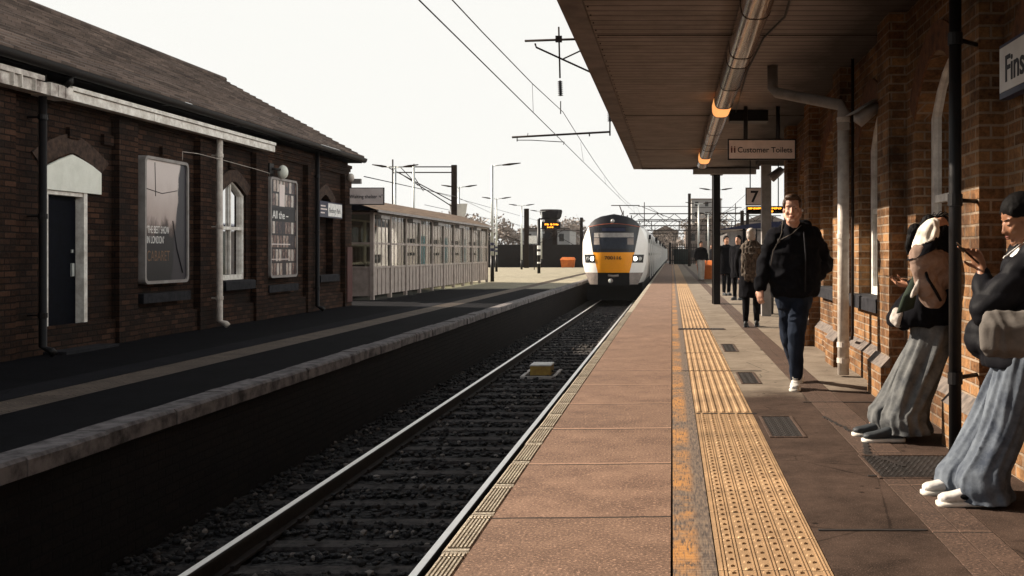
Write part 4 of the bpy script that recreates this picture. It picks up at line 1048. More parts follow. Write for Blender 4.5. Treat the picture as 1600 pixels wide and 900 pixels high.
# departure board on post
D = 64.0
t = thing('departure_board', 'black departure board on a black and white banded post on the far platform', 'departure board', (-8.3, D, 0), 'departure boards')
x = (842-1050)/1600*D
MB().tube([(x,D,0),(x,D,3.4)], .1, 10).build('post', 'black_paint', t)
g = MB()
for z in (.62, 1.15, 1.52): g.tube([(x,D,z),(x,D,z+(.1 if z < 1 else .22))], .106, 10, False)
g.build('bands', 'ink_white', t)
a, b_ = P(844, 347, D), P(876, 358, D)
MB().box(x, b_.x-.15, D-.05, D+.05, 3.36, 3.46).build('arm', 'black_paint', t)
MB().box(a.x+.1, b_.x, D-.06, D+.1, b_.z, a.z).build('case', 'screen_black', t)
led(t, a.x+.3, b_.x-.2, b_.z+.24, D-.065, .12, 5); led(t, a.x+.45, b_.x-.5, b_.z+.07, D-.065, .1, 6)
# grit bins
def grit(x, y, label, w_=1.25, rz=0):
    t = thing('grit_bin', label, 'grit bin', (x, y, 0), 'orange grit bins')
    MB().loft([((x,y,.05),(w_*.42,0,0),(0,.3,0)),((x,y,.62),(w_*.5,0,0),(0,.38,0))], 4, 1, False).add([],[])
    g = MB(); W, Dp = w_/2, .38
    g.add([(x-W*.86,y-Dp*.8,.04),(x+W*.86,y-Dp*.8,.04),(x+W*.86,y+Dp*.8,.04),(x-W*.86,y+Dp*.8,.04),(x-W,y-Dp,.68),(x+W,y-Dp,.68),(x+W,y+Dp,.72),(x-W,y+Dp,.72)],
          [(0,3,2,1),(4,5,6,7),(0,1,5,4),(1,2,6,5),(2,3,7,6),(3,0,4,7)]); g.box(x-W*.8, x-W*.6, y-Dp*.85, y-Dp*.7, 0, .05).box(x+W*.6, x+W*.8, y-Dp*.85, y-Dp*.7, 0, .05)
    g.build('body', 'orange_plastic', t)
    g = MB(); g.add([(x-W-.05,y-Dp-.06,.69),(x+W+.05,y-Dp-.06,.69),(x+W+.05,y+Dp+.03,.73),(x-W-.05,y+Dp+.03,.73),(x-W+.1,y-.1,.9),(x+W-.1,y-.1,.9),(x+W-.1,y+Dp-.05,.92),(x-W+.1,y+Dp-.05,.92)],
          [(0,3,2,1),(4,5,6,7),(0,1,5,4),(1,2,6,5),(2,3,7,6),(3,0,4,7)]); g.build('lid', 'orange_plastic', t)
grit(-9.15, 90, 'orange grit bin against the black wall left of the train')
grit(1.68, 48.5, 'orange grit bin on the near platform behind the black canopy post', 1.0)

# ------------------------------------------------------------------ train
YT = 43.0; XT = -2.46
mat('train_white', (.80, .78, .74), .28, c2=(.74, .71, .66), scale=1.2, bs=0)
mat('train_grime', (.30, .25, .22), .5, c2=(.18, .15, .13), scale=5, bs=.1)
mat('train_black', (.014, .014, .017), .22, bs=0)
mat('train_yellow', (.95, .36, .01), .35, c2=(.85, .30, .01), scale=1.5, bs=0)
mat('train_roof', (.02, .02, .024), .35, bs=0)
mat('screen_band', (.36, .33, .30), .5, bs=0)
mat('cab_dark', (.02, .024, .035), .12, bs=0)
mat('train_under', (.008, .008, .008), .8, bs=0)
mat('teal_door', (.03, .10, .12), .35, bs=0)
mat('train_window', (.012, .014, .016), .08, bs=0)
mat('train_side', (.30, .28, .26), .3, c2=(.24, .22, .2), bs=0)
mat('trim_orange', (.5, .12, .05), .5, bs=0)
mat('lamp_lens', (.55, .54, .50), .15, bs=0)
T = thing('commuter_train', 'white and black commuter train with yellow nose panel and lit headlights', 'train', (XT, YT+40, -1.0))
def ipl(tab, z):
    for (z0, a), (z1, b_) in zip(tab, tab[1:]):
        if z <= z1: k = (z-z0)/(z1-z0); return a+(b_-a)*max(0, k)
    return tab[-1][1]
HW = [(-.06, 1.02), (.45, 1.24), (.85, 1.36), (1.75, 1.36), (2.1, 1.24), (2.4, 1.10), (2.55, 1.0), (2.7, .82), (2.82, .55), (2.92, .02)]
IN = [(-.06, .66), (.44, .67), (1.3, .88), (2.38, 1.085)]
def surf(x, z, off=0):
    u = x/1.36
    return V((XT+x, YT+.75*abs(u)**2.6+.42*max(0, (z-1.0)/1.9)**1.7+.12*max(0, (.5-z))-off, z))
def patch(name, m, zs, xl, xr, off=0, nx=10, par=T, smooth=True, top=None):
    g = MB(); vs = []
    for z in zs:
        a, b_ = xl(z), xr(z)
        for i in range(nx+1):
            x = a+(b_-a)*i/nx; zz = z+(top(x, z) if top else 0); vs.append(surf(x, zz, off))
    g.add(vs, [(j*(nx+1)+i, j*(nx+1)+i+1, (j+1)*(nx+1)+i+1, (j+1)*(nx+1)+i) for j in range(len(zs)-1) for i in range(nx)], smooth)
    return g.build(name, m, par, fix=False)
def zr(a, b_, n): return [a+(b_-a)*i/n for i in range(n+1)]
hw = lambda z: ipl(HW, z); inn = lambda z: ipl(IN, z)
for s in (-1, 1):
    patch('nose_side', 'train_white', zr(.44, 2.38, 15), lambda z: s*inn(z), lambda z: s*hw(z), nx=8)
    patch('lower_fairing', 'train_grime', zr(-.06, .44, 4), lambda z: s*inn(z), lambda z: s*hw(z), nx=6)
    h = patch('headlight', 'train_black', zr(.86, 1.2, 6), lambda z: s*(.79+.06*(z-.86)), lambda z: s*(1.27-.12*(1.2-z)), .012, 6)
    for dx, r, mm, nmn in ((.90, .10, 'headlight', 'lamp'), (1.10, .085, 'lamp_lens', 'marker_lamp')):
        c = surf(s*dx, 1.03, .03); MB().ell(c, (r, .03, r), seg=14).build(nmn, mm, h)
def vee(x, z): return -.12*(abs(x)/.87)**2*((2.38-z)/1.83 if z < .6 else 0)
patch('yellow_panel', 'train_yellow', zr(.44, 1.3, 7), lambda z: -inn(z), inn, .0, 12)
patch('windscreen', 'cab_dark', zr(1.3, 2.1, 8), lambda z: -inn(z)+.09, lambda z: inn(z)-.09, .004, 12)
patch('mask', 'train_black', zr(1.3, 2.38, 10), lambda z: -inn(z), inn, .0, 12)
patch('sun_blind', 'screen_band', zr(1.93, 2.12, 3), lambda z: -.84, lambda z: .84, .008, 10)
for s in (-1, 1): patch('cab_panel', 'train_grime', zr(1.62, 1.9, 3), lambda z: s*.58, lambda z: s*.84, .008, 4)
patch('dashboard', 'train_black', zr(1.32, 1.45, 2), lambda z: -.78, lambda z: .78, .007, 8)
patch('destination_display', 'navy_sign', zr(2.2, 2.32, 2), lambda z: -.5, lambda z: .48, .008, 8)
patch('wiper', 'ink', zr(1.3, 2.1, 6), lambda z: -.55-.12*(z-1.3), lambda z: -.52-.12*(z-1.3), .014, 1)
# domed roof front
patch('roof_dome', 'train_roof', zr(2.38, 2.92, 12), lambda z: -hw(z), hw, .0, 14)
g = MB(); pts = [surf(-1.085+.217*i, 2.38+.13*cos((i-5)/5*pi/2), .01) for i in range(11)]; g.tube(pts, .012, 5); g.build('trim_line', 'trim_orange', T)
MB().ell(surf(-.05, 2.62, .02), (.085, .05, .085), seg=14).build('top_lamp', 'lamp_lens', T)
# centre of the lower front, coupler
g = MB(); g.box(XT-.67, XT+.67, YT+.16, YT+1.2, -.1, .44); g.box(XT-1.2, XT+1.2, YT+.9, YT+200, -.75, .0); g.build('underframe', 'train_under', T)
g = MB(); g.tube([(XT-.22,YT+.1,.32),(XT,YT-.02,.30),(XT+.2,YT+.1,.32)], .05, 8); g.tube([(XT-.12,YT+.3,.1),(XT-.12,YT-.1,.1)], .10, 10); g.build('coupler', 'train_grime', T)
g = MB(); g.ell((XT-.15,YT-.1,.1), (.05,.03,.08)); g.build('coupler_tip', 'fanlight_white', T)
text('700116', 'ink', T, (XT-.02, YT-.03, 1.0), (1,0,0), (0,0,1), .20, .006, 'CENTER', sx=1.2, bold=.003, name='fleet_number')
# body behind the nose
SEC = [(-1.2, 0.0), (-1.36, .3), (-1.40, .9), (-1.40, 1.7), (-1.32, 2.2), (-1.12, 2.5), (-.7, 2.74), (0, 2.84), (.7, 2.74), (1.12, 2.5), (1.32, 2.2), (1.40, 1.7), (1.40, .9), (1.36, .3), (1.2, 0.0)]
def section(g, y0, y1, pts, close=True):
    n = len(pts); g.add([(XT+a, y0, b_) for a, b_ in pts]+[(XT+a, y1, b_) for a, b_ in pts], [(i, i+1, n+i+1, n+i) for i in range(n-1)], True)
    if close: g.add([(XT+a, y0, b_) for a, b_ in pts], [tuple(range(n))]); g.add([(XT+a, y1, b_) for a, b_ in pts], [tuple(range(n))])
# nose flanks: join the front outline to the body section
fo = [(s*hw(z), z) for s, zs in ((-1, zr(0, 2.38, 8)), ) for z in zs]
g = MB()
zs = zr(.0, 2.38, 12)
for s in (-1, 1):
    vs = []
    for z in zs:
        p0 = surf(s*hw(z), z); bx = s*ipl([(0, 1.2), (.3, 1.36), (.9, 1.4), (1.7, 1.4), (2.2, 1.32), (2.5, 1.12)], z)
        vs += [p0, V((XT+bx, YT+2.6, z))]
    g.add(vs, [(2*i, 2*i+1, 2*i+3, 2*i+2) for i in range(len(zs)-1)], True)
build_each(g, 'nose_flank', 'train_white', T)
g = MB(); vs = []
zz = [2.38, 2.55, 2.7, 2.82, 2.92]
front = [surf(-hw(z), z) for z in zz]+[surf(hw(z), z) for z in zz[::-1]]
back = [V((XT+a, YT+2.6, b_)) for a, b_ in ((-1.23,2.38),(-1.12,2.5),(-.7,2.74),(-.3,2.82),(-.02,2.84),(.02,2.84),(.3,2.82),(.7,2.74),(1.12,2.5),(1.23,2.38))]
g.add(front+back, [(i, i+1, i+11, i+10) for i in range(9)], True); g.build('nose_roof', 'train_roof', T)
for k in range(9):
    y0 = YT+2.6+20.2*k if k else YT+2.6; y1 = YT+2.6+20.2*(k+1)-.5
    g = MB(); section(g, y0, y1, SEC); c = g.build('carriage', 'train_side' , T)
    win = MB(); dr = MB(); fr = MB(); yy = y0+1.2
    while yy < y1-3:
        for s in (-1, 1):
            xx = XT+s*1.402
            win.add([(xx, yy, 1.15), (xx, yy+2.0, 1.15), (XT+s*1.39, yy+2.0, 1.95), (XT+s*1.39, yy, 1.95)], [(0,1,2,3)])
            dr.box(xx-.01, xx+.012, yy+2.5, yy+3.9, .05, 2.1)
            fr.box(xx, xx+s*.03, yy+2.42, yy+2.5, .05, 2.15); fr.box(xx, xx+s*.03, yy+3.9, yy+3.98, .05, 2.15)
        yy += 5.0
    build_each(win, 'window', 'train_window', c); build_each(dr, 'door', 'teal_door', c); build_each(fr, 'door_frame', 'train_white', c)
    if k < 6:
        build_each(MB().box(XT+1.4, XT+1.56, y1-1.2, y1-1.0, 2.0, 2.25).box(XT+1.4, XT+1.5, y0+1.0, y0+1.1, 1.9, 2.1), 'side_camera', 'ink', c)
g = MB(); g.tube([(XT-.3,YT+9,2.8),(XT-.1,YT+10,3.3),(XT-.3,YT+11,3.75)], .03, 5); g.tube([(XT-.75,YT+11,3.78),(XT+.75,YT+11,3.78)], .025, 5); g.tube([(XT+.3,YT+2.5,2.8),(XT+.3,YT+2.5,3.15)], .02, 5); g.build('pantograph', 'rust_steel', T)

# ------------------------------------------------------------------ overhead line
XC = -2.56
def cw(y): return -2.6+.06*((y-10)/14)
t = MB(); t.tube([(cw(-10), -10, 3.86), (cw(23.9), 23.9, 3.85), (-2.35, 73.9, 3.85), (-2.6, 124, 3.85), (-2.4, 240, 3.85)], .0085, 5)
tag(t.build('contact_wire', 'wire'), 'lower overhead contact wire above the track', 'overhead wire')
t = MB(); pts = []
for a, b_ in ((-26, 23.9), (23.9, 73.9), (73.9, 124), (124, 174), (174, 224)):
    for i in range(10):
        q = i/10; pts.append((-2.58+.15*(b_-24)/200, a+(b_-a)*q, 4.55-.45*4*q*(1-q)))
t.tube(pts, .0085, 5)
tag(t.build('catenary_wire', 'wire'), 'upper sagging catenary wire above the contact wire', 'overhead wire')
t = MB()
for a, b_ in ((-26, 23.9), (23.9, 73.9)):
    for i in (1, 3, 5, 7, 9):
        q = i/10; y = a+(b_-a)*q
        if y > 0: x = -2.58; t.tube([(cw(y) if y < 24 else -2.5, y, 3.85), (x, y, 4.55-.45*4*q*(1-q))], .004, 4)
tag(t.build('dropper_wires', 'wire'), 'thin vertical droppers linking the two overhead wires', 'overhead wire')
D = 23.9
t = thing('line_support', 'near overhead line cantilever with dark insulators jutting past the canopy edge', 'line support', (1.1, 25.6, 0), 'overhead line supports')
def Q(px, py, d=D): return P(px, py, d)
g = MB(); g.tube([Q(820,64), Q(1100,54)], .028, 8); g.tube([Q(836,68), Q(838,74), Q(932,117), Q(1040,170)], .022, 8); g.tube([Q(880,92), Q(912,77)], .018, 8)
g.tube([Q(873,42), Q(875,122)], .02, 8); g.box(*sorted((Q(868,58).x, Q(878,58).x)), D-.03, D+.03, Q(0,66).z, Q(0,56).z); g.build('cantilever', 'rust_steel', t)
g = MB(); g.tube([Q(800,214.5), Q(954,206)], .024, 8); g.tube([Q(953,160), Q(953,212)], .018, 8); g.tube([Q(808,219), Q(830,219), Q(882,222), Q(880,226)], .010, 6); g.tube([Q(808,214), Q(808,221)], .012, 6)
g.tube([Q(921,208), Q(921,213)], .015, 6); g.tube([Q(825,208), Q(824,214)], .008, 6); g.tube([Q(876,158), Q(876,178)], .012, 6); g.build('registration_arm', 'rust_steel', t)
def insul(g, top, bot, r=.065):
    top, bot = V(top), V(bot); n = 8
    g.tube([top, bot], r*.4, 8)
    for i in range(n): c = top+(bot-top)*((i+.5)/n); g.tube([c+V((0,0,.012)), c-V((0,0,.012))], [r*.55, r], 12, False)
g = MB(); insul(g, Q(875,126), Q(876,150)); g.build('insulator', 'ink', t); g = MB(); insul(g, Q(953,166), Q(953,190)); g.build('insulator', 'ink', t)
MB().box(1.0, 1.2, 25.45, 25.65, 0, 6.6).build('mast', 'rust_steel', t)
MB().box(1.05, 1.12, 23.9, 25.5, Q(0,56).z-.03, Q(0,56).z+.03).box(1.05,1.12,23.9,25.5,Q(0,206).z-.03,Q(0,206).z+.03).build('stay', 'rust_steel', t)

def mast(x, y, h, label, arms=(), w_=.12, mt='rust_steel'):
    t = thing('line_mast', label, 'line mast', (x, y, 0), 'overhead line masts')
    MB().box(x-w_, x+w_, y-w_*.6, y+w_*.6, -1, h).build('mast', mt, t)
    for (xa, za, droop) in arms:
        g = MB(); s = 1 if xa > x else -1
        g.tube([(x, y, za), (xa, y, za)], .035, 6); g.tube([(x, y, za-1.9), (xa-s*.4, y, za-.05)], .03, 6); g.tube([(xa-s*1.0, y, za), (x+s*abs(xa-x)*.5, y, za-1.0)], .022, 6)
        if droop: g.tube([(xa-s*.6, y, za+.4), (xa-s*.6, y, za-2.0)], .04, 6)
        g.build('cantilever', mt, t)
mast(-11.7, 55, 6.0, 'dark mast with long boom reaching left above the shelter roof', ((-15.6, 5.9, True), (-15.0, 5.6, False)), .14)
mast(-12.5, 88, 5.1, 'dark mast stub at the right end of the shelter roof', ((-8.8, 3.4, False),), .2)
mast(-11.0, 96, 4.6, 'dark mast behind the banded lamp posts', ((-17.5, 3.35, False),), .2)
mast(-9.2, 104, 4.9, 'slim dark mast just right of the brick chimney', ((-13, 3.6, False),), .15)
mast(1.7, 100, 7.1, 'dark mast on the near platform beyond the train', ((-3.3, 5.85, True), (6.8, 5.75, True)), .14)
mast(6.3, 92, 5.1, 'pair of dark masts right of the black canopy post', ((3.0, 4.9, False),), .16)
mast(5.9, 80, 4.4, 'shorter dark mast right of the black canopy post', ((8.5, 4.2, False),), .12)
def gantry(y, x0, x1, z, label):
    t = thing('gantry', label, 'gantry', ((x0+x1)/2, y, -1), 'lattice gantries over the tracks')
    g = MB()
    for x in (x0, x1):
        for dx in (-.25, .25): g.box(x+dx-.06, x+dx+.06, y-.1, y+.1, -1, z+.7)
        for k in range(8): zz = -1+(z+1.2)*k/8; g.tube([(x-.25,y,zz),(x+.25,y,zz+(z+1)/8)], .03, 4)
    g.build('columns', 'rust_steel', t)
    g = MB(); 
    for zz in (z, z+.9): g.box(x0, x1, y-.06, y+.06, zz-.06, zz+.06)
    k = x0; f = 1
    while k < x1-1: g.tube([(k,y,z if f else z+.9),(k+1.1,y,z+.9 if f else z)], .035, 4); k += 1.1; f = 1-f
    g.build('lattice_beam', 'rust_steel', t)
    g = MB()
    for x in (-2.5, .9, 4.3, 7.7):
        if x0 < x < x1: g.tube([(x,y,z),(x,y,z-1.1)], .05, 5); g.tube([(x,y,z-1.1),(x-1.2,y,z-1.0)], .03, 5); g.tube([(x-.2,y,z),(x-1.3,y,z-1)], .025, 5)
    build_each(g, 'dropper', 'rust_steel', t)
for i, (y, x0, x1, z) in enumerate(((125, -5.2, 12, 5.2), (150, -5, 9, 5.3), (185, -5.5, 12, 5.4), (225, -6, 12, 5.5), (270, -7, 14, 5.6))):
    gantry(y, x0, x1, z, ['nearest lattice gantry beyond the train roof', 'second lattice gantry beyond the train roof', 'third lattice gantry over the distant tracks', 'fourth lattice gantry over the distant tracks', 'farthest lattice gantry, faint over the distant tracks'][i])
t = MB()
for x, z in ((2.6, 4.2), (4.3, 3.9), (4.3, 4.7), (7.7, 4.6), (-14.5, 4.1), (-14.5, 5.0)):
    t.tube([(x, 60, z), (x+(.2), 120, z-.3), (x, 300, z)], .014, 4)
tag(t.build('distant_wires', 'wire'), 'thin overhead wires of the neighbouring tracks in the distance', 'overhead wire')
t = MB(); t.tube([(-7.4, 24.6, 3.1), (-11.6, 55, 4.3), (-14, 100, 3.5)], .012, 4)
tag(t.build('feeder_wire', 'wire'), 'thin wire running from the brick building corner to the dark mast', 'overhead wire')

# ------------------------------------------------------------------ far walls, fence, shelter, trees, buildings
t = MB().box(-30, -7.7, 92.2, 92.6, -.05, 2.05); tag(t.build('boundary_wall', 'black_brick'), 'long black boundary wall across the end of the opposite platform', 'wall')
t = MB().box(-7.9, -7.7, 92.6, 180, -.05, 1.9); tag(t.build('boundary_wall', 'black_brick'), 'black wall running away behind the train', 'wall')
# brick tower with flared top
t = thing('brick_chimney', 'dark brick tower with a flared top behind the departure board', 'chimney', (-13.3, 110, -1))
cx = (861-1050)/1600*110
MB().box(cx-.62, cx+.62, 109.4, 110.6, -1, 4.9).build('shaft', 'black_brick', t)
MB().loft([((cx,110,4.9),(.9,0,0),(0,.9,0)),((cx,110,5.2),(1.1,0,0),(0,1.1,0)),((cx,110,5.75),(1.22,0,0),(0,1.22,0)),((cx,110,5.95),(1.15,0,0),(0,1.15,0))], 8, 1, False).build('cap', 'black_brick', t)
cx2 = cx-1.0; MB().box(cx2-.35, cx2+.38, 109.3, 110.5, -1, 2.9).build('buttress', 'rust_steel', t)
# palisade fence
t = thing('palisade_fence', 'black palisade fence closing the far end of the near platform', 'fence', (1, 118, 0))
g = MB(); x = -.2
while x < 3.2: g.box(x, x+.1, 118, 118.05, 0, 2.3); g.add([(x,118,2.3),(x+.1,118,2.3),(x+.05,118,2.45),(x,118.05,2.3),(x+.1,118.05,2.3)], [(0,1,2),(3,4,2),(0,2,3),(1,4,2)]); x += .2
g.build('pales', 'black_paint', t); g = MB(); g.box(-.3, 3.3, 118.06, 118.12, .4, .5).box(-.3, 3.3, 118.06, 118.12, 1.9, 2.0).build('rails', 'black_paint', t)
MB().box(-.35, -.1, 117.9, 118.1, 0, 2.5).box(3.2, 3.4, 117.9, 118.1, 0, 2.5).build('posts', 'black_paint', t)
mat('dark_green', (.012, .03, .026), .6)
t = thing('equipment_cabinet', 'dark green cabinet behind the palisade fence', 'cabinet', (1.3, 120, 0)); MB().bev(.2, 2.2, 119.5, 120.4, -1, 1.7, .05).build('body', 'dark_green', t); MB().box(.1,2.3,119.4,120.5,1.7,1.78).build('roof','dark_green',t)
# curved-roof shelter on the near platform
t = thing('curved_roof_shelter', 'shelter with dark curved roof and pale ribbed walls behind the waiting passengers', 'shelter', (4.2, 45, 0))
Ys = 43.5; g = MB(); prof = [(2.05+.35*i, 2.28+.33*sin(min(1, i/8)*pi/2)) for i in range(15)]
n = len(prof); g.add([(a, Ys-.3, z) for a, z in prof]+[(a, Ys-.3, z-.26*min(1, .15+i/6)) for i, (a, z) in enumerate(prof)]+[(a, Ys+14, z) for a, z in prof],
   [(i, i+1, i+1+n, i+n) for i in range(n-1)]+[(i, i+1, i+1+2*n, i+2*n) for i in range(n-1)]); g.build('roof', 'navy_sign', t, fix=False)
g = MB(); x = 2.35
while x < 6.8: g.box(x, x+.07, Ys, Ys+.04, .05, 2.2); g.box(x+.07, x+.16, Ys+.02, Ys+.05, .05, 2.2); x += .16
y = Ys
while y < Ys+13: g.box(2.33, 2.36, y, y+.1, .05, 2.1); y += .22
g.build('wall', 'grey_white', t)
MB().box(3.0, 3.12, Ys-.05, Ys+.05, 0, 2.3).box(3.55, 3.6, Ys-.05, Ys+.05, 0, 2.3).box(4.3, 4.4, Ys-.05, Ys+.05, 0, 2.3).build('posts', 'navy_paint', t)
MB().box(3.14, 3.54, Ys-.03, Ys-.01, 0.1, 2.15).build('door', 'shelter_glass', t)

def leaf_mat(name, a, b2):
    m, n, l, b = nm(name); g_ = n.new('ShaderNodeNewGeometry')
    l.new(ramp(n, l, g_.outputs['Random Per Island'], [(0, a), (1, b2)]), b.inputs['Base Color']); b.inputs['Roughness'].default_value = .9; MATS[name] = m
leaf_mat('winter_twigs', (.16, .125, .10), (.30, .25, .21))  # distance haze put into the colour, so the twigs are pale
leaf_mat('foliage', (.05, .055, .035), (.12, .115, .08))
def tree(x, y, h, w_, label, m_='winter_twigs', n=900, seed=0, z0=-1.6):
    rr = random.Random(seed); t = thing('tree', label, 'tree', (x, y, z0), 'trees beyond the station')
    g = MB(); g.tube([(x,y,z0),(x+.1,y,z0+h*.35),(x,y,z0+h*.8)], [w_*.05,w_*.035,w_*.01], 7)
    for k in range(8):
        a = rr.uniform(0, 6.28); q = rr.uniform(.25, .6); g.tube([(x,y,z0+h*q),(x+cos(a)*w_*.3,y+sin(a)*w_*.3,z0+h*(q+.25))], [w_*.02,w_*.005], 5)
    g.build('trunk', 'rust_steel', t)
    cl = [(rr.uniform(-.36,.36)*w_, rr.uniform(-.36,.36)*w_, h*rr.uniform(.42,.86), rr.uniform(.13,.24)*w_) for _ in range(11)]
    g = MB()
    for i in range(n):
        cx, cy, cz, r = rr.choice(cl); d = V((rr.gauss(0,1), rr.gauss(0,1), rr.gauss(0,.8))).normalized()*r*rr.random()**.4
        c = V((x+cx, y+cy, z0+cz))+d; s = rr.uniform(.12, .3)*(w_/8)
        a = V((rr.gauss(0,1), rr.gauss(0,1), rr.gauss(0,1))).normalized(); b_ = a.orthogonal().normalized()
        g.add([c-a*s, c-b_*s*.6, c+a*s, c+b_*s*.6], [(0,1,2,3)])
    g.build('crown', m_, t, fix=False)
for i, (x, y, h, w_) in enumerate(((-52,240,12,16),(-42,235,11.5,14),(-33,238,11,13),(-26,240,12,12),(-60,245,11,15),(-21,242,9.5,10))):
    tree(x, y, h, w_, ['rounded bare-twigged tree left of centre in the far tree line', 'pale brown tree behind the slim lamp post', 'bare tree behind the small white notice', 'tree just left of the brick chimney', 'tree at the left end of the tree line, over the shelter roof', 'low tree right of the brick chimney'][i], seed=i, n=1500)
for i, (x, y, h, w_) in enumerate(((6,290,13,11),(12,300,14,13),(-3,300,9,9),(22,290,13,14))):
    tree(x, y, h, w_, ['bare tree beyond the palisade fence', 'wide bare tree right of the dark mast', 'small far tree over the end of the train', 'far tree hidden mostly by the curved-roof shelter'][i], seed=20+i, n=1500)
mat('pale_block', (.34, .33, .31), .8, c2=(.26, .25, .24), scale=.4, bs=0)  # distance haze put into the pale wall colour
mat('brown_block', (.22, .17, .14), .8, c2=(.15, .12, .1), scale=.4, bs=0)
mat('white_roof', (.7, .7, .68), .6, c2=(.55, .55, .53), scale=.5, bs=0)
def block(x0, x1, y, z1, label, m_, roofm='brown_block', dy=14, pitch=None, floors=4):
    t = thing('building', label, 'building', ((x0+x1)/2, y, -1.6), 'distant buildings'); g = MB(); g.box(x0, x1, y, y+dy, -1.6, z1); g.build('wall', m_, t)
    if pitch: MB().prism([(x0-.3,z1),(x1+.3,z1),((x0+x1)/2,z1+pitch)], lambda u, v, d: (u, d, v), y-.3, y+dy).build('roof', roofm, t)
    else: MB().box(x0-.2, x1+.2, y-.2, y+dy, z1, z1+.35).build('roof', roofm, t)
    g = MB(); fh = (z1+1.0)/floors; nx = max(2, int((x1-x0)/2.6)); 
    for f in range(floors):
        for k in range(nx):
            xc = x0+(x1-x0)*(k+.5)/nx; g.box(xc-.5, xc+.5, y-.03, y-.005, -1+fh*f+fh*.35, -1+fh*f+fh*.8)
    g.build('window', 'train_window', t)
block(5.8, 14.5, 300, 17, 'pale hazy tower block right of the dark mast', 'pale_block', floors=6)
block(-31, -21, 210, 6.0, 'grey industrial building just left of the train', 'pale_block', floors=2)
block(3, 13, 230, 6.5, 'low brown terrace beyond the palisade fence', 'brown_block', pitch=2.2, floors=2)
block(14, 26, 220, 7.5, 'brown brick terrace behind the waiting passengers', 'brown_block', pitch=2.5, floors=3)
block(-6, 2, 320, 8, 'faint brick building at the end of the tracks', 'brown_block', pitch=2, floors=2)
block(-58, -36, 150, 2.3, 'long low white-roofed shed behind the black wall', 'white_roof', 'white_roof', floors=1)
block(-34, -17, 130, 1.9, 'low white canopy roof just above the black wall', 'white_roof', 'white_roof', floors=1)

# ------------------------------------------------------------------ people
mat('skin_fair', (.52, .30, .21), .5, c2=(.42, .22, .15), scale=14, bs=.1)
mat('skin_brown', (.24, .11, .06), .5, c2=(.20, .09, .045), scale=14, bs=.1)
mat('skin_tan', (.42, .22, .14), .5, c2=(.34, .17, .10), scale=14, bs=.1)
mat('hair_brown', (.085, .042, .02), .5, c2=(.03, .016, .009), scale=60, bs=.6)
mat('hair_black', (.005, .004, .004), .6, c2=(.002, .002, .002), scale=60, bs=.6, spec=.06)
mat('hair_grey', (.5, .46, .42), .6, c2=(.3, .27, .25), scale=40, bs=.5)
cloth('jacket_black', (.006, .006, .008), (.003, .003, .004))
cloth('puffer_black', (.007, .007, .009), (.004, .004, .005), rough=.6)
cloth('denim_dark', (.018, .024, .038), (.007, .010, .017))
cloth('denim_blue', (.115, .132, .155), (.04, .048, .064), scale=9)
cloth('denim_grey', (.12, .122, .12), (.045, .048, .052), scale=9)
cloth('taupe', (.27, .19, .15), (.17, .115, .09), scale=12)
cloth('cream', (.70, .64, .55), (.56, .50, .43))
cloth('grey_canvas', (.14, .125, .112), (.075, .067, .06))
cloth('white_knit', (.72, .70, .66), (.58, .56, .53))
cloth('shirt_grey', (.42, .38, .34), (.24, .21, .19), scale=20)
cloth('green_cloth', (.03, .04, .03), (.015, .02, .016))
cloth('scarf_grey', (.13, .105, .085), (.012, .011, .010), scale=26)
cloth('trouser_white', (.55, .53, .48), (.42, .40, .36))
mat('shoe_white', (.62, .60, .57), .5, c2=(.42, .40, .38), scale=12)
mat('shoe_dark', (.03, .035, .04), .6)
mat('sole_white', (.66, .62, .55), .6)
mat('lip_brown', (.24, .075, .055), .45, bs=0)
mat('eye_dark', (.012, .009, .008), .25, bs=0)
mat('phone_black', (.01, .01, .012), .15, bs=0)
mat('earphone_white', (.8, .8, .8), .3, bs=0)

def head_frame(face, up=(0,0,1)):
    f = V(face).normalized(); r = f.cross(V(up)).normalized(); u = r.cross(f); return r, f, u
def head(g, c, fr, s=1.0, jaw=1.0, neck=None, detail=True, soft=False):
    r, f, u = fr; c = V(c)
    L = lambda a, b_, d: c+(r*a+f*b_+u*d)*s
    ax = (r, f, u)
    E_ = lambda p, q: g.ell(L(*p), tuple(x*s for x in q), ax, 16, 11)
    E_((0,-.018,.04), (.074,.096,.086)); E_((0,.022,-.02), (.060,.068,.085)); E_((0,.03,-.072), (.046*jaw,.046,.034))
    g.ell(L(0,.073,-.096), (.020*jaw*s,.016*s,.016*s), ax, 12, 9)
    for k in (-1, 1):
        g.cap(L(k*.056,-.01,-.045), .022*s, L(k*.02,.068,-.092), .017*s*jaw)          # jaw line
        E_((k*.072,-.014,-.010), (.008,.015,.025))
        if detail:
            E_((k*.030,.067-.008*soft,.032), (.026,.014,.010)); E_((k*.036,.060,-.022), (.022,.024,.022))
            E_((k*.030,.066,.008), (.016,.014,.011)); g.ell(L(k*.011,.098,-.028), (.009*s,.010*s,.008*s), ax, 10, 7)
    g.cap(L(0,.080 if soft else .084,.016), .008*s, L(0,.101 if soft else .108,-.024), (.0098 if soft else .0115)*s)
    if detail:
        E_((0,.088,-.052), (.024,.011,.0065)); E_((0,.086,-.064), (.020,.012,.0075))
    if neck: g.cap(L(0,-.022,-.07), .055*s, neck, .062*s)
    return L
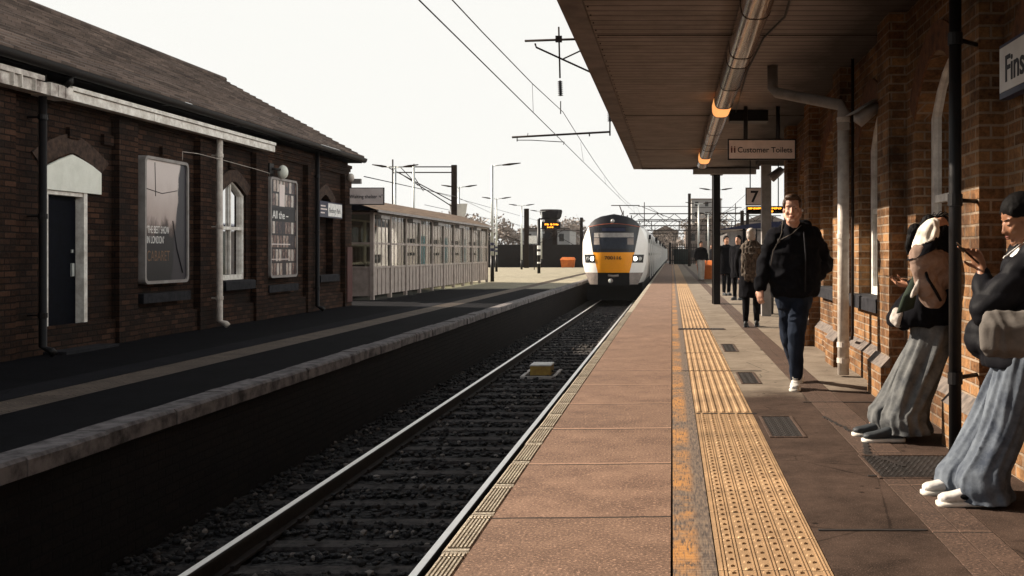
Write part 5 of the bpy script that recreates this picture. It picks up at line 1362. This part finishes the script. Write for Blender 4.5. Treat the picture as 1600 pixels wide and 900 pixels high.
def hand(g, wrist, d, n, side=1, curl=.5, s=1.0, spread=.12, thumb=.5, curls=None):
    """palm and five separate fingers; d = direction of the fingers, n = palm normal (fingers curl towards it)"""
    d = V(d).normalized(); n = (V(n)-d*V(n).dot(d)).normalized(); a = d.cross(n).normalized()*side; wrist = V(wrist)
    g.loft([(wrist-d*.01*s, a*.026*s, n*.019*s), (wrist+d*.03*s, a*.036*s, n*.017*s), (wrist+d*.075*s, a*.040*s, n*.014*s), (wrist+d*.09*s, a*.036*s, n*.010*s)], 12)
    for i, (off, L) in enumerate(((-.029, .068), (-.010, .077), (.010, .071), (.028, .056))):
        p = wrist+d*.082*s+a*off*s; c = curls[i] if curls else curl
        dd = (d+a*(off*spread*12)).normalized(); ang = 0
        for q, (fl, r) in enumerate(((.45, .0088), (.31, .0080), (.24, .0070))):
            ang += c*(.75, 1.1, .7)[q]; v = dd*cos(ang)+n*sin(ang); p2 = p+v*L*fl*1.15*s
            g.cap(p, r*s, p2, r*.92*s, 8); p = p2
    b0 = wrist+d*.022*s-a*.022*s+n*.004*s; v = (d*.62-a*.75+n*.35*thumb).normalized(); b1 = b0+v*.036*s
    g.cap(b0, .014*s, b1, .0105*s, 8); v2 = (d*.85-a*.25+n*(.2+thumb*.7)).normalized(); b2 = b1+v2*.030*s; g.cap(b1, .0102*s, b2, .0092*s, 8)
    v3 = (d*.8+a*.1+n*(.2+thumb)).normalized(); g.cap(b2, .0090*s, b2+v3*.024*s, .0075*s, 8)
def folds(seed, amp, sc=(9, 9, 3), amp2=0, sc2=(30, 30, 12), sharp=False):
    def f(p):
        a = noise.noise(V((p.x*sc[0]+seed, p.y*sc[1], p.z*sc[2])))
        a = (1-abs(a)*2.2); a = (a*abs(a) if sharp else a)*amp
        if amp2: a += noise.noise(V((p.x*sc2[0], p.y*sc2[1]+seed, p.z*sc2[2])))*amp2
        return a
    return f
def fold_leg(g, pts, rads, seed, amp=.13, seg=56, n=34, tilt=0):
    """a loose trouser leg: pleats that run down the leg and break in ripples over the shoe"""
    pts = [V(p) for p in pts]; m = len(pts)-1; rings = []
    def cr(a, b_, c, d, t): return .5*((2*b_)+(c-a)*t+(2*a-5*b_+4*c-d)*t*t+(3*b_-a-3*c+d)*t**3)
    vs = []
    for i in range(n+1):
        u = i/n*m; k = min(int(u), m-1); t = u-k; T_ = i/n
        P_ = [pts[max(k-1,0)], pts[k], pts[k+1], pts[min(k+2,m)]]; R_ = [rads[max(k-1,0)], rads[k], rads[k+1], rads[min(k+2,m)]]
        c = cr(*P_, t); r = cr(*R_, t)
        for j in range(seg):
            th = 2*pi*j/seg
            q = noise.noise(V((cos(th)*2.1+seed, sin(th)*2.1, T_*1.6))); f = amp*((1-abs(q)*3.2))
            q2 = noise.noise(V((cos(th)*4.5, sin(th)*4.5+seed, T_*2.5))); f += amp*.45*q2
            lo = max(0, (T_-.72)/.28); f += .07*lo*sin(T_*46+2.5*cos(th)+3*q)
            vs.append(c+V((cos(th), sin(th), tilt*cos(th)))*r*(1+f))
    fs = [(i*seg+k, i*seg+(k+1)%seg, (i+1)*seg+(k+1)%seg, (i+1)*seg+k) for i in range(n) for k in range(seg)]
    fs += [tuple(range(seg-1, -1, -1)), tuple(n*seg+k for k in range(seg))]
    g.add(vs, fs, True)
def shoe(g, sg, heel, d, L=.27, w_=.045, h=.09):
    d = V(d).normalized(); a = V((-d.y, d.x, 0)).normalized(); heel = V(heel); U = a.cross(d).normalized()*(-1)
    if U.z < 0: U = -U
    pr = [(0, .030, h), (.05, .036, h*1.02), (.10, .039, h*.95), (.15, .042, h*.72), (.20, .046, h*.56), (.245, .042, h*.48), (.27, .024, h*.36)]
    k = L/.27
    g.loft([(heel+d*x*k+U*(.02+hh/2), a*ww*w_/.045, U*(hh/2)) for x, ww, hh in pr], 14, .8)
    sg.loft([(heel+d*(x*k)+U*.012, a*(ww+.004)*w_/.045, U*.014) for x, ww in ((-.012,.022),(0,.034),(.07,.040),(.13,.041),(.2,.048),(.25,.044),(.278,.022))], 14, .6)

# ---- man walking towards the camera
def man():
    Dm = 9.5; q = lambda px, py, d=Dm: P(px, py, d)
    t = thing('person', 'young man in black jacket walking towards the camera, earphone cord hanging', 'person', (1.14, 9.6, 0))
    hc = q(1238, 328, 9.42); fr = head_frame((-.16, -1, -.04)); nk = q(1241, 362, 9.5)
    g = MB(); L = head(g, hc, fr, 1.10, 1.12, nk)
    sL, sR = q(1208, 372), q(1274, 370, 9.55)
    hipL, hipR = q(1229, 452, 9.5), q(1251, 452, 9.5)
    g.loft([(q(1241,358), (.06,0,0), (0,.06,0)), (q(1240,372), (.17,0,0), (0,.09,0)), (q(1240,400), (.17,0,0), (0,.11,0)), (q(1240,440), (.14,0,0), (0,.10,0)), (q(1240,462), (.16,0,0), (0,.11,0))], 18)
    kL, kR = q(1232, 528, 9.62), q(1244, 527, 9.35); aL, aR = q(1246, 578, 10.02), q(1244, 590, 9.42)
    g.cap(hipL, .085, kL, .055); g.cap(kL, .055, aL, .04); g.cap(hipR, .085, kR, .055); g.cap(kR, .055, aR, .04)
    eL, wL = q(1193, 415, 9.55), q(1188, 450, 9.4); eR, wR = q(1287, 412, 9.65), q(1268, 440, 9.45)
    g.cap(sL, .05, eL, .042); g.cap(eL, .042, wL, .03); g.cap(sR, .05, eR, .042); g.cap(eR, .042, wR, .03)
    hand(g, wL, (-.05, -.12, -1), (.5, .6, 0), 1, .42, .98, thumb=.4)
    hand(g, wR, (-.5, .1, -1), (-.5, .5, .1), -1, .5, .95)
    b = g.build('body', 'skin_fair', t); remesh(b, .0062, 3)
    # face: eyes, brows, stubble line and lips
    g = MB()
    for k in (-1, 1): g.ell(L(k*.031, .0765, .009), (.011, .005, .0042), fr, 10, 7)
    g.build('eyes', 'eye_dark', t)
    g = MB()
    for k in (-1, 1): g.cap(L(k*.014, .0805, .029), .0032, L(k*.047, .070, .033), .0026, 6)
    g.build('eyebrows', 'hair_brown', t)
    g = MB(); g.ell(L(0, .094, -.057), (.024, .008, .0065), fr, 12, 8); g.build('lips', 'lip_brown', t)
    g = MB(); r, f, u = fr
    g.ell(L(0, -.028, .062), (.082, .098, .080), fr, 18, 12); g.ell(L(.008, .045, .105), (.060, .045, .030), fr); g.ell(L(0, -.06, .0), (.070, .062, .085), fr)
    for k in (-1, 1): g.ell(L(k*.062, .005, .05), (.020, .045, .045), fr)
    o = g.build('hair', 'hair_brown', t); remesh(o, .007, 2, folds(3, .004, (60, 60, 25)))
    # jacket
    g = MB()
    g.loft([(q(1242,350), (.075,0,0), (0,.08,0)), (q(1242,360), (.115,0,0), (0,.10,0)), (q(1241,370), (.205,0,0), (0,.125,0)), (q(1241,400), (.235,0,0), (0,.15,0)), (q(1241,432), (.235,0,0), (0,.155,0)), (q(1241,455), (.225,0,0), (0,.15,0)), (q(1241,462), (.205,0,0), (0,.14,0))], 24)
    g.cap(sL+V((.03,0,0)), .088, eL+V((.01,0,0)), .075); g.cap(eL+V((.01,0,0)), .075, wL+(eL-wL)*.12, .052)
    g.cap(sR-V((.03,0,0)), .088, eR, .085); g.cap(eR, .085, wR+V((-.02,0,.0)), .065)
    o = g.build('jacket', 'jacket_black', t); remesh(o, .011, 4, folds(1, .020, (7, 7, 9), .005))
    g = MB(); g.cap(q(1222,358,9.52), .045, q(1262,356,9.52), .045); g.cap(q(1228,352,9.62), .05, q(1260,352,9.62), .05); g.loft([(q(1241,348,9.58),(.10,0,0),(0,.07,0)),(q(1241,362,9.56),(.14,0,0),(0,.10,0))], 16)
    o = g.build('hood', 'jacket_black', t); remesh(o, .011, 3, folds(9, .006, (20, 20, 20)))
    # zip line and open front over a black jumper
    g = MB(); g.tube([q(1256,362,9.33), q(1259,400,9.31), q(1258,456,9.32)], .006, 6); g.build('zip', 'dark_stone', t)
    # jeans
    g = MB()
    g.loft([(q(1240,446), (.18,0,0), (0,.12,0)), (q(1240,470), (.175,0,0), (0,.12,0)), (q(1240,482), (.15,0,0), (0,.105,0))], 20)
    g.cap(hipL, .105, kL, .074); g.cap(kL, .074, aL, .056); g.cap(hipR, .105, kR, .077); g.cap(kR, .077, aR+V((0,0,.02)), .058)
    o = g.build('jeans', 'denim_dark', t); remesh(o, .010, 4, folds(5, .007, (10, 10, 9), .003))
    g = MB(); sg = MB(); shoe(g, sg, V((1.155, 9.52, 0)), (-.18, -1, .0), .29, .047)
    shoe(g, sg, V((1.25, 10.10, .10)), (-.12, -.85, -.36), .28, .045)
    o = g.build('shoes', 'shoe_white', t); remesh(o, .008, 2); build_each(sg, 'sole', 'sole_white', t)
    g = MB(); a0 = q(1223,345,9.36); g.tube([a0, q(1221,365,9.33), q(1217,376,9.30), q(1208,392,9.27), q(1204,415,9.26)], .0042, 5); g.tube([q(1252,352,9.36), q(1238,365,9.32), q(1217,376,9.30)], .0042, 5); g.ell(q(1217,376,9.29), (.012,.008,.02))
    g.build('earphone_cord', 'grey_canvas', t)
    g = MB(); g.ell(L(-.084,.004,-.006), (.009,.01,.014), fr); g.build('earphone', 'earphone_white', t)
    g = MB()
    for k in range(5): z = .055+.012*k; yy = 9.30+.018*k; g.tube([(1.10,yy,z+.012),(1.15,yy,z+.012)], .0035, 5)
    g.build('laces', 'sole_white', t)
man()

# ---- woman leaning on the wall looking down at her phone (right edge)
def woman_phone():
    t = thing('person', 'woman in black puffer jacket leaning on the wall, looking down at her phone', 'person', (1.55, 5.2, 0))
    W = lambda px, py, d=5.2: P(px, py, d)
    hc = W(1592, 345); fr = head_frame((-1, -.12, -.42), (0, 0, 1)); nk = W(1612, 392, 5.22)
    g = MB(); L = head(g, hc, fr, .98, .80, nk, soft=True)
    sF, sN = W(1598, 400, 5.36), W(1622, 402, 5.02)
    eF, wF = W(1600, 485, 5.45), W(1570, 540, 5.40)
    eN, wN = W(1541, 486, 5.06), W(1534, 420, 5.18)
    hipF, hipN = W(1598, 545, 5.28), W(1604, 545, 5.1)
    kF, kN = W(1545, 655, 5.38), W(1570, 665, 5.16); aF, aN = W(1483, 752, 5.36), W(1525, 770, 5.16)
    g.loft([(W(1614,392), (.06,0,0), (0,.06,0)), (W(1618,408), (.09,0,0), (0,.17,0)), (W(1620,440), (.10,0,0), (0,.16,0)), (W(1612,500), (.09,0,0), (0,.13,0)), (W(1602,550), (.11,0,0), (0,.16,0))], 18)
    g.cap(hipF, .085, kF, .055); g.cap(kF, .055, aF, .038); g.cap(hipN, .085, kN, .055); g.cap(kN, .055, aN, .038)
    g.cap(sF, .045, eF, .038); g.cap(eF, .038, wF, .027); g.cap(sN, .045, eN, .038); g.cap(eN, .038, wN, .027)
    hand(g, wN, (-.35, -.05, .75), (-.55, -.8, -.15), 1, .55, .93, thumb=.8, curls=(.35, .5, .6, .7))
    hand(g, wF, (-.5, -.1, -.9), (0, -1, -.1), 1, .5, .9)
    b = g.build('body', 'skin_brown', t); remesh(b, .0058, 3)
    r, f, u = fr
    g = MB()
    for k in (-1, 1): g.ell(L(k*.031, .0765, .005), (.013, .005, .0034), fr, 10, 7)
    g.build('eyes', 'eye_dark', t)
    g = MB()
    for k in (-1, 1): g.cap(L(k*.012, .0805, .030), .0028, L(k*.046, .069, .035), .002, 6)
    g.build('eyebrows', 'hair_black', t)
    g = MB(); g.ell(L(0, .089, -.051), (.021, .011, .0055), fr, 12, 8); g.ell(L(0, .087, -.062), (.018, .0115, .0062), fr, 12, 8); g.build('lips', 'lip_brown', t)
    g = MB(); g.ell(L(0, -.030, .062), (.083, .100, .082), fr, 18, 12); g.ell(L(0, -.070, -.01), (.072, .065, .09), fr); g.ell(L(0, -.13, .02), (.045, .045, .045), fr)
    for k in (-1, 1): g.ell(L(k*.060, .012, .060), (.018, .045, .035), fr)
    o = g.build('hair', 'hair_black', t); remesh(o, .006, 3, folds(2, .0015, (90, 90, 40)))
    g = MB(); g.ell(L(-.080,.002,-.012), (.009,.011,.012), fr); g.cap(L(-.082,.004,-.014), .0045, L(-.080,.016,-.045), .0035, 8); g.build('earbud', 'earphone_white', t)
    # collar
    g = MB(); g.loft([(W(1604,384,5.2), (.055,0,.02), (0,.075,0)), (W(1602,396,5.2), (.085,0,.03), (0,.10,0)), (W(1600,404,5.2), (.095,0,.04), (0,.115,0))], 18)
    g.loft([(W(1603,377,5.10),(.03,0,.02),(0,.012,.0)),(W(1586,390,5.06),(.022,0,.026),(0,.008,0)),(W(1566,404,5.05),(.008,0,.012),(0,.006,0))],12)
    o = g.build('collar', 'white_knit', t); remesh(o, .007, 2)
    # puffer jacket
    g = MB()
    g.loft([(W(1604,394), (.07,0,.02), (0,.12,0)), (W(1612,404), (.13,0,0), (0,.20,0)), (W(1614,440), (.17,0,0), (0,.21,0)), (W(1606,490), (.19,0,0), (0,.21,0)), (W(1590,540), (.20,0,0), (0,.22,0)), (W(1592,572), (.18,0,0), (0,.20,0))], 24)
    g.cap(sF, .09, eF, .078); g.cap(eF, .078, wF, .06); g.cap(sN, .095, eN, .082); g.cap(eN, .082, wN+V((.005,0,-.03)), .045)
    g.ell(W(1540,528,5.3), (.11,.12,.12))
    def puff(p): return .008*abs(sin(p.z*pi/.105+.5*noise.noise(p*4)))+.006*noise.noise(p*16)-.004
    o = g.build('puffer_jacket', 'puffer_black', t); remesh(o, .010, 4, puff)
    # grey bag slung in front
    g = MB(); g.loft([(W(1590,488,4.93), (.15,0,0), (0,.03,0)), (W(1588,510,4.86), (.165,0,0), (0,.05,0)), (W(1588,545,4.86), (.16,0,0), (0,.05,0)), (W(1590,556,4.9), (.14,0,0), (0,.03,0))], 24, .7)
    o = g.build('bag', 'grey_canvas', t); remesh(o, .009, 2, folds(4, .012, (14, 5, 2), .003))
    
    # wide jeans: each leg a tapered sleeve that breaks over the shoe
    g = MB()
    def leg(hip, kn, an, w0, w1, w2, w3):
        fold_leg(g, [hip+V((0,0,.10)), hip, (hip+kn)/2, kn, (kn+an)/2, an+V((.03,0,.07)), an+V((.05,0,-.05))], [w0*.95, w0, w1, w2, w2*1.03, w3*1.03, w3*1.1], hip.y*7)
    leg(hipF, kF, W(1488,758,5.36)+V((0,0,.0)), .110, .11, .10, .105)
    leg(hipN, kN, W(1524,772,5.12)+V((0,0,.02)), .118, .118, .112, .125)
    o = g.build('jeans', 'denim_blue', t); remesh(o, .009, 1)
    for hx, hy, hd, m1 in ((1.565, 5.33, (-1, -.08, 0), 0), (1.585, 5.08, (-1, -.02, 0), 0)):
        g = MB(); sg = MB(); shoe(g, sg, V((hx, hy, 0)), hd, .265, .045)
        s_ = g.build('shoe', 'shoe_white', t); remesh(s_, .007, 2); sg.build('sole', 'sole_white', s_)
        g = MB(); g.ell((hx-.135, hy-.0, .052), (.062,.056,.024)); g.ell((hx-.06, hy, .070), (.05,.048,.045)); g.build('side_panel', 'jacket_black', s_)
    # phone
    ph = thing('phone', 'black phone held up in the hand of the woman in the puffer jacket', 'phone', (1.5, 5.25, 1.25), 'phones in hand')
    c = W(1512, 396, 5.13); d = V((.62, 0, -.55)).normalized(); n_ = V((.55, -.3, .62)).normalized(); a = d.cross(n_).normalized(); n_ = a.cross(d)
    MB().loft([(c-d*.075, a*.036, n_*.004), (c+d*.075, a*.036, n_*.004)], 4, 1, False).build('body', 'phone_black', ph)
    MB().loft([(c-d*.06-n_*.007, a*.030, n_*.002), (c-d*.02-n_*.007, a*.030, n_*.002)], 4, 1, False).build('case_edge', 'skin_tan', ph)
woman_phone()

# ---- woman with a raised arm across her face
def woman_arm():
    t = thing('person', 'woman in taupe top leaning on the wall, one arm raised over her face', 'person', (1.45, 6.95, 0))
    W = lambda px, py, d=6.95: P(px, py, d)
    hc = W(1452, 375); fr = head_frame((-1, -.15, -.6)); nk = W(1475, 408)
    sF, sN = W(1470, 418, 7.12), W(1484, 424, 6.78)
    eN, wN = W(1438, 402, 6.62), W(1449, 355, 6.72)
    eF, wF = W(1440, 475, 7.15), W(1420, 446, 7.05)
    hipF, hipN = W(1452, 530, 7.05), W(1458, 530, 6.86); kF, kN = W(1412, 600, 7.08), W(1428, 605, 6.86); aF, aN = W(1366, 664, 7.08), W(1392, 672, 6.85)
    g = MB(); L = head(g, hc, fr, .97, .92, nk)
    g.loft([(W(1476,408), (.06,0,0), (0,.06,0)), (W(1478,422), (.09,0,0), (0,.17,0)), (W(1476,450), (.10,0,0), (0,.15,0)), (W(1464,500), (.09,0,0), (0,.13,0)), (W(1456,535), (.11,0,0), (0,.16,0))], 18)
    g.cap(hipF, .08, kF, .055); g.cap(kF, .055, aF, .038); g.cap(hipN, .08, kN, .055); g.cap(kN, .055, aN, .038)
    g.cap(sF, .045, eF, .036); g.cap(eF, .036, wF, .027); g.cap(sN, .045, eN, .04); g.cap(eN, .04, wN, .028)
    hand(g, wN+V((.04,.0,.02)), (.8, .25, .25), (.2, .9, -.5), -1, .5, .88); hand(g, wF, (-.95, -.1, .12), (.1, -.45, .9), -1, .4, .92, thumb=.6, curls=(.3, .5, .6, .65))
    b = g.build('body', 'skin_tan', t); remesh(b, .0062, 3)
    g = MB(); r, f, u = fr
    g.ell(L(0, -.03, .05), (.088, .10, .085), fr, 18, 12); g.ell(L(0, -.09, -.02), (.085, .07, .11), fr); g.cap(L(.02,-.11,.0), .07, W(1492,402,6.9), .05); g.ell(L(-.055,.0,.01), (.035,.07,.10), fr); g.cap(L(-.05,-.02,.09), .05, L(-.06,-.10,-.10), .045); g.cap(W(1430,360,6.86), .045, W(1422,378,6.86), .030); g.cap(W(1422,378,6.86), .028, W(1418,396,6.86), .010); g.cap(W(1452,347,6.9), .05, W(1476,362,6.88), .07); g.cap(W(1476,362,6.88), .07, W(1484,398,6.86), .045)
    for i in range(14):
        a = random.uniform(-.08, .08); p0 = L(a, -.05, .10); g.tube([p0, p0+V((random.uniform(0,.1), random.uniform(-.05,.05), random.uniform(.0,.06))), p0+V((random.uniform(.1,.22), random.uniform(-.06,.02), random.uniform(-.12,.0)))], [.012,.012,.007], 6)
    o = g.build('hair', 'hair_black', t); remesh(o, .0075, 1, folds(6, .006, (70, 70, 20)))
    g = MB()
    for i in range(130):
        p0 = L(random.uniform(-.10,.07), random.uniform(-.12,.05), random.uniform(.05,.13)); dx = V((random.uniform(-.03,.13), random.uniform(-.08,.04), random.uniform(-.02,.05)))
        g.tube([p0, p0+dx*.5+V((0,0,.02)), p0+dx+V((.02,0,-.03)), p0+dx*1.5+V((.03,0,-.12))], [.003,.0028,.002,.001], 4)
    g.build('loose_hair', 'hair_black', t)
    # taupe top with sleeve
    g = MB()
    g.loft([(W(1474,404), (.07,0,.02), (0,.10,0)), (W(1476,414), (.12,0,0), (0,.20,0)), (W(1472,440), (.15,0,0), (0,.20,0)), (W(1462,470), (.17,0,0), (0,.20,0))], 24)
    g.cap(sN, .098, sN+(eN-sN)*.55, .092); g.cap(sN+(eN-sN)*.55, .092, eN+V((.01,0,.0)), .066); g.cap(eN, .066, eN+(wN-eN)*.12, .064); g.cap(sF, .09, eF, .075); g.cap(sN, .10, W(1458,436,6.72), .085); g.cap(eN, .062, W(1446,440,6.66), .07); g.cap(W(1446,440,6.66), .07, W(1458,462,6.72), .08)
    o = g.build('top', 'taupe', t); remesh(o, .008, 2, folds(2, .013, (9, 9, 12), .004))
    fa = lambda q: eN+(wN-eN)*q+V((.006,0,.0))
    g = MB(); fold_leg(g, [fa(.10), fa(.2), fa(.35), fa(.52)], [.092, .092, .088, .082], 3, .05, 40, 10, .45); g.build('sleeve_band', 'jacket_black', t)
    g = MB(); fold_leg(g, [fa(.47), fa(.7), fa(.95), fa(1.15), fa(1.28)], [.080, .078, .068, .054, .022], 5, .16, 44, 16, .4); o = g.build('sleeve_end', 'cream', t); remesh(o, .008, 1)
    # black jacket worn low, with striped fabric and strap
    g = MB()
    g.loft([(W(1462,448), (.15,0,0), (0,.22,0)), (W(1452,470), (.21,0,0), (0,.24,0)), (W(1442,496), (.24,0,0), (0,.24,0)), (W(1438,508), (.22,0,0), (0,.22,0))], 24)
    g.cap(sF+(eF-sF)*.5, .085, eF, .085); g.cap(eF, .08, wF+V((.03,0,0)), .045); g.ell(W(1412,490,7.0), (.07,.09,.11))
    o = g.build('jacket', 'jacket_black', t); remesh(o, .010, 4, folds(7, .010, (9, 9, 5), .004))
    g = MB(); g.loft([(W(1442,420,6.62), (.02,0,.015), (0,.015,0)), (W(1436,440,6.62), (.028,0,.02), (0,.02,0)), (W(1428,462,6.66), (.026,0,.02), (0,.025,0))], 16); o = g.build('shirt_panel', 'shirt_grey', t); remesh(o, .008, 2, folds(2, .006, (40, 8, 5)))
    g = MB(); g.loft([(W(1434,424,6.71), (.03,0,.02), (0,.02,0)), (W(1422,458,6.68), (.05,0,.02), (0,.03,0)), (W(1414,486,6.72), (.06,0,.02), (0,.03,0))], 16); o = g.build('lining', 'green_cloth', t); remesh(o, .008, 2)
    g = MB(); g.ell(W(1403,496,6.86), (.05,.08,.065)); o = g.build('hem', 'shirt_grey', t); remesh(o, .008, 2, folds(1, .006, (20,20,20)))
    g = MB(); g.tube([W(1446,424,6.585), W(1450,436,6.575), W(1462,455,6.60), W(1470,470,6.62)], .010, 8); g.build('strap', 'puffer_black', t)
    g = MB()
    def leg(hip, kn, an, w0, w1, w2, w3):
        fold_leg(g, [hip+V((0,0,.10)), hip, (hip+kn)/2, kn, (kn+an)/2, an+V((.03,0,.07)), an+V((.05,0,-.05))], [w0*.95, w0, w1, w2, w2*1.03, w3*1.03, w3*1.1], hip.y*7)
    leg(hipF, kF, aF+V((.06,0,.03)), .125, .125, .12, .12); leg(hipN, kN, aN+V((.06,0,.03)), .13, .135, .135, .145)
    o = g.build('jeans', 'denim_grey', t); remesh(o, .009, 1)
    for p, yy in ((W(1392,0,7.05).x, 7.03), (W(1408,0,6.85).x, 6.80)):
        g = MB(); sg = MB(); shoe(g, sg, V((p, yy, 0)), (-1, -.05, 0), .265, .045)
        s_ = g.build('shoe', 'shoe_dark', t); remesh(s_, .008, 2); sg.build('sole', 'sole_white', s_)
    ph = thing('phone', 'dark phone in the low hand of the woman with the raised arm', 'phone', W(1400, 440, 7.0), 'phones in hand')
    c = W(1401, 438, 7.0)+V((0,0,.02)); MB().loft([(c-V((.07,0,-.01)), V((0,.036,0)), V((0,0,.004))), (c+V((.07,0,-.01)), V((0,.036,0)), V((0,0,.004)))], 4, 1, False).build('body', 'phone_black', ph)
woman_arm()

# ---- people further along the platform
def walker(x, y, h, face, label, coat, legs, hairm, coatlen=.45, stride=.12, skin='skin_tan', hood=False, scarf=None, wide=1.0, shoes='shoe_dark', hairlen=0, arm=.1):
    t = thing('person', label, 'person', (x, y, 0)); k = h/1.75; f = V((*face, 0)).normalized(); r = f.cross(V((0,0,1)))
    Q = lambda a, b_, c: V((x, y, 0))+r*a*k+f*b_*k+V((0,0,c*k))
    fr = (r, f, V((0,0,1))); g = MB(); L = head(g, Q(0,.02,1.63), fr, k, 1, Q(0,-.01,1.45), False)
    hip = .93; st = stride
    for s in (-1, 1):
        g.cap(Q(s*.09,0,hip), .09*k, Q(s*.09,s*st*.6+.03,.5), .06*k); g.cap(Q(s*.09,s*st*.6+.03,.5), .055*k, Q(s*.09,s*st,.09), .04*k)
        g.cap(Q(s*.18,0,1.40), .05*k, Q(s*.24,-s*arm,1.12), .042*k); g.cap(Q(s*.24,-s*arm,1.12), .04*k, Q(s*.22,.06-s*arm,.88), .03*k)
        hand(g, Q(s*.22,.06-s*arm,.88), (0,0,-1), r*(-s), s, .4, k)
    g.loft([(Q(0,0,1.46), r*.08*k, f*.07*k), (Q(0,0,1.40), r*.18*k, f*.10*k), (Q(0,0,1.1), r*.15*k, f*.10*k), (Q(0,0,.9), r*.16*k, f*.11*k)], 16)
    b = g.build('body', skin, t); remesh(b, .014, 2)
    g = MB()
    if hood: g.ell(Q(0,-.025,1.66), (.115*k,.125*k,.15*k), fr); g.ell(Q(0,-.03,1.5), (.14*k,.11*k,.10*k), fr)
    else:
        g.ell(Q(0,-.02,1.69), (.086*k,.105*k,.085*k), fr); g.ell(Q(0,-.06,1.63), (.08*k,.06*k,.08*k), fr)
        if hairlen: g.cap(Q(0,-.08,1.62), .08*k, Q(0,-.09,1.62-hairlen), .07*k)
        else: g.ell(Q(0,-.10,1.72), (.045*k,.045*k,.04*k), fr)
    o = g.build('hood' if hood else 'hair', hairm, t); remesh(o, .012, 1, folds(x, .004, (50,50,30)))
    g = MB(); z1 = .93-coatlen+.1
    g.loft([(Q(0,0,1.50), r*.08*k, f*.08*k), (Q(0,0,1.42), r*.20*k*wide, f*.13*k), (Q(0,0,1.15), r*.21*k*wide, f*.15*k), (Q(0,0,.93), r*.21*k*wide, f*.15*k), (Q(0,0,z1), r*.22*k*wide, f*.17*k)], 20)
    for s in (-1, 1): g.cap(Q(s*.18,0,1.39), .085*k, Q(s*.25,-s*arm,1.12), .07*k); g.cap(Q(s*.25,-s*arm,1.12), .07*k, Q(s*.225,.055-s*arm,.92), .05*k)
    o = g.build('coat', coat, t); remesh(o, .015, 3, folds(y, .010, (9,9,5), .004))
    if scarf:
        g = MB(); g.loft([(Q(0,0,1.54), r*.10*k, f*.10*k), (Q(0,0,1.46), r*.17*k, f*.14*k), (Q(0,-.01,1.40), r*.23*k, f*.17*k)], 16)
        g.loft([(Q(.02,-.13,1.42), r*.16*k, f*.05*k), (Q(.0,-.17,1.2), r*.17*k, f*.05*k), (Q(-.02,-.18,.92), r*.14*k, f*.04*k)], 14)
        for i in range(5): g.cap(Q(-.1+.05*i,-.20,1.3), .025*k, Q(-.08+.04*i,-.21,.86-.03*(i%2)), .02*k)
        o = g.build('shawl', scarf, t); remesh(o, .012, 2, folds(5, .014, (22,22,8), .006))
    g = MB()
    for s in (-1, 1):
        wv = (.105, .10, .11) if wide > 1 else (.085, .065, .05)
        g.cap(Q(s*.085,0,hip-.02), wv[0]*k, Q(s*.09,s*st*.6+.03,.5), wv[1]*k); g.cap(Q(s*.09,s*st*.6+.03,.5), wv[1]*k, Q(s*.09,s*st,.12), wv[2]*k)
    o = g.build('trousers', legs, t); remesh(o, .014, 3, folds(1, .008, (12,12,4)))
    for s in (-1, 1):
        g = MB(); sg = MB(); shoe(g, sg, Q(s*.09,s*st-.07,0), f, .26*k, .042); s_ = g.build('shoe', shoes, t); sg.build('sole', 'ink', s_)
walker(1.345, 17.4, 1.66, (.15, 1), 'fair-haired woman in grey shawl and dark skirt walking away from the camera', 'jacket_black', 'jacket_black', 'hair_grey', .50, .10, 'skin_fair', False, 'scarf_grey')
walker(1.78, 27.5, 1.72, (-.6, -1), 'person in dark hooded coat standing beyond the fair-haired woman', 'jacket_black', 'jacket_black', 'hair_black', .42, .03, hairlen=.12)
walker(1.62, 30.5, 1.76, (.3, -1), 'person all in black directly behind the black canopy post', 'jacket_black', 'jacket_black', 'hair_black', .40, .05)
walker(1.36, 48, 1.80, (.5, -1), 'distant person in dark top and white trousers on the near platform', 'jacket_black', 'trouser_white', 'hair_black', .10, .08, wide=1.1, shoes='shoe_white')
walker(2.05, 52, 1.70, (-1, -.3), 'distant person in black waiting beside the dark mast', 'jacket_black', 'jacket_black', 'hair_black', .35, .03)
walker(2.55, 33, 1.68, (-.3, -1), 'person in black coat standing right of the fair-haired woman, near the pale post', 'jacket_black', 'jacket_black', 'hair_black', .45, .02)

# ------------------------------------------------------------------ haze over the distance
m = bpy.data.materials.new('haze_air'); m.use_nodes = True; n = m.node_tree.nodes; n.remove(n['Principled BSDF'])
vv = n.new('ShaderNodeVolumePrincipled'); vv.inputs['Color'].default_value = (.95, .93, .9, 1); vv.inputs['Density'].default_value = .00012; vv.inputs['Anisotropy'].default_value = .0
m.node_tree.links.new(vv.outputs[0], n['Material Output'].inputs['Volume']); MATS['haze_air'] = m
h = MB().box(-320, 320, -190, 345, -2.6, 22).build('haze', 'haze_air'); tag(h, kind='stuff')
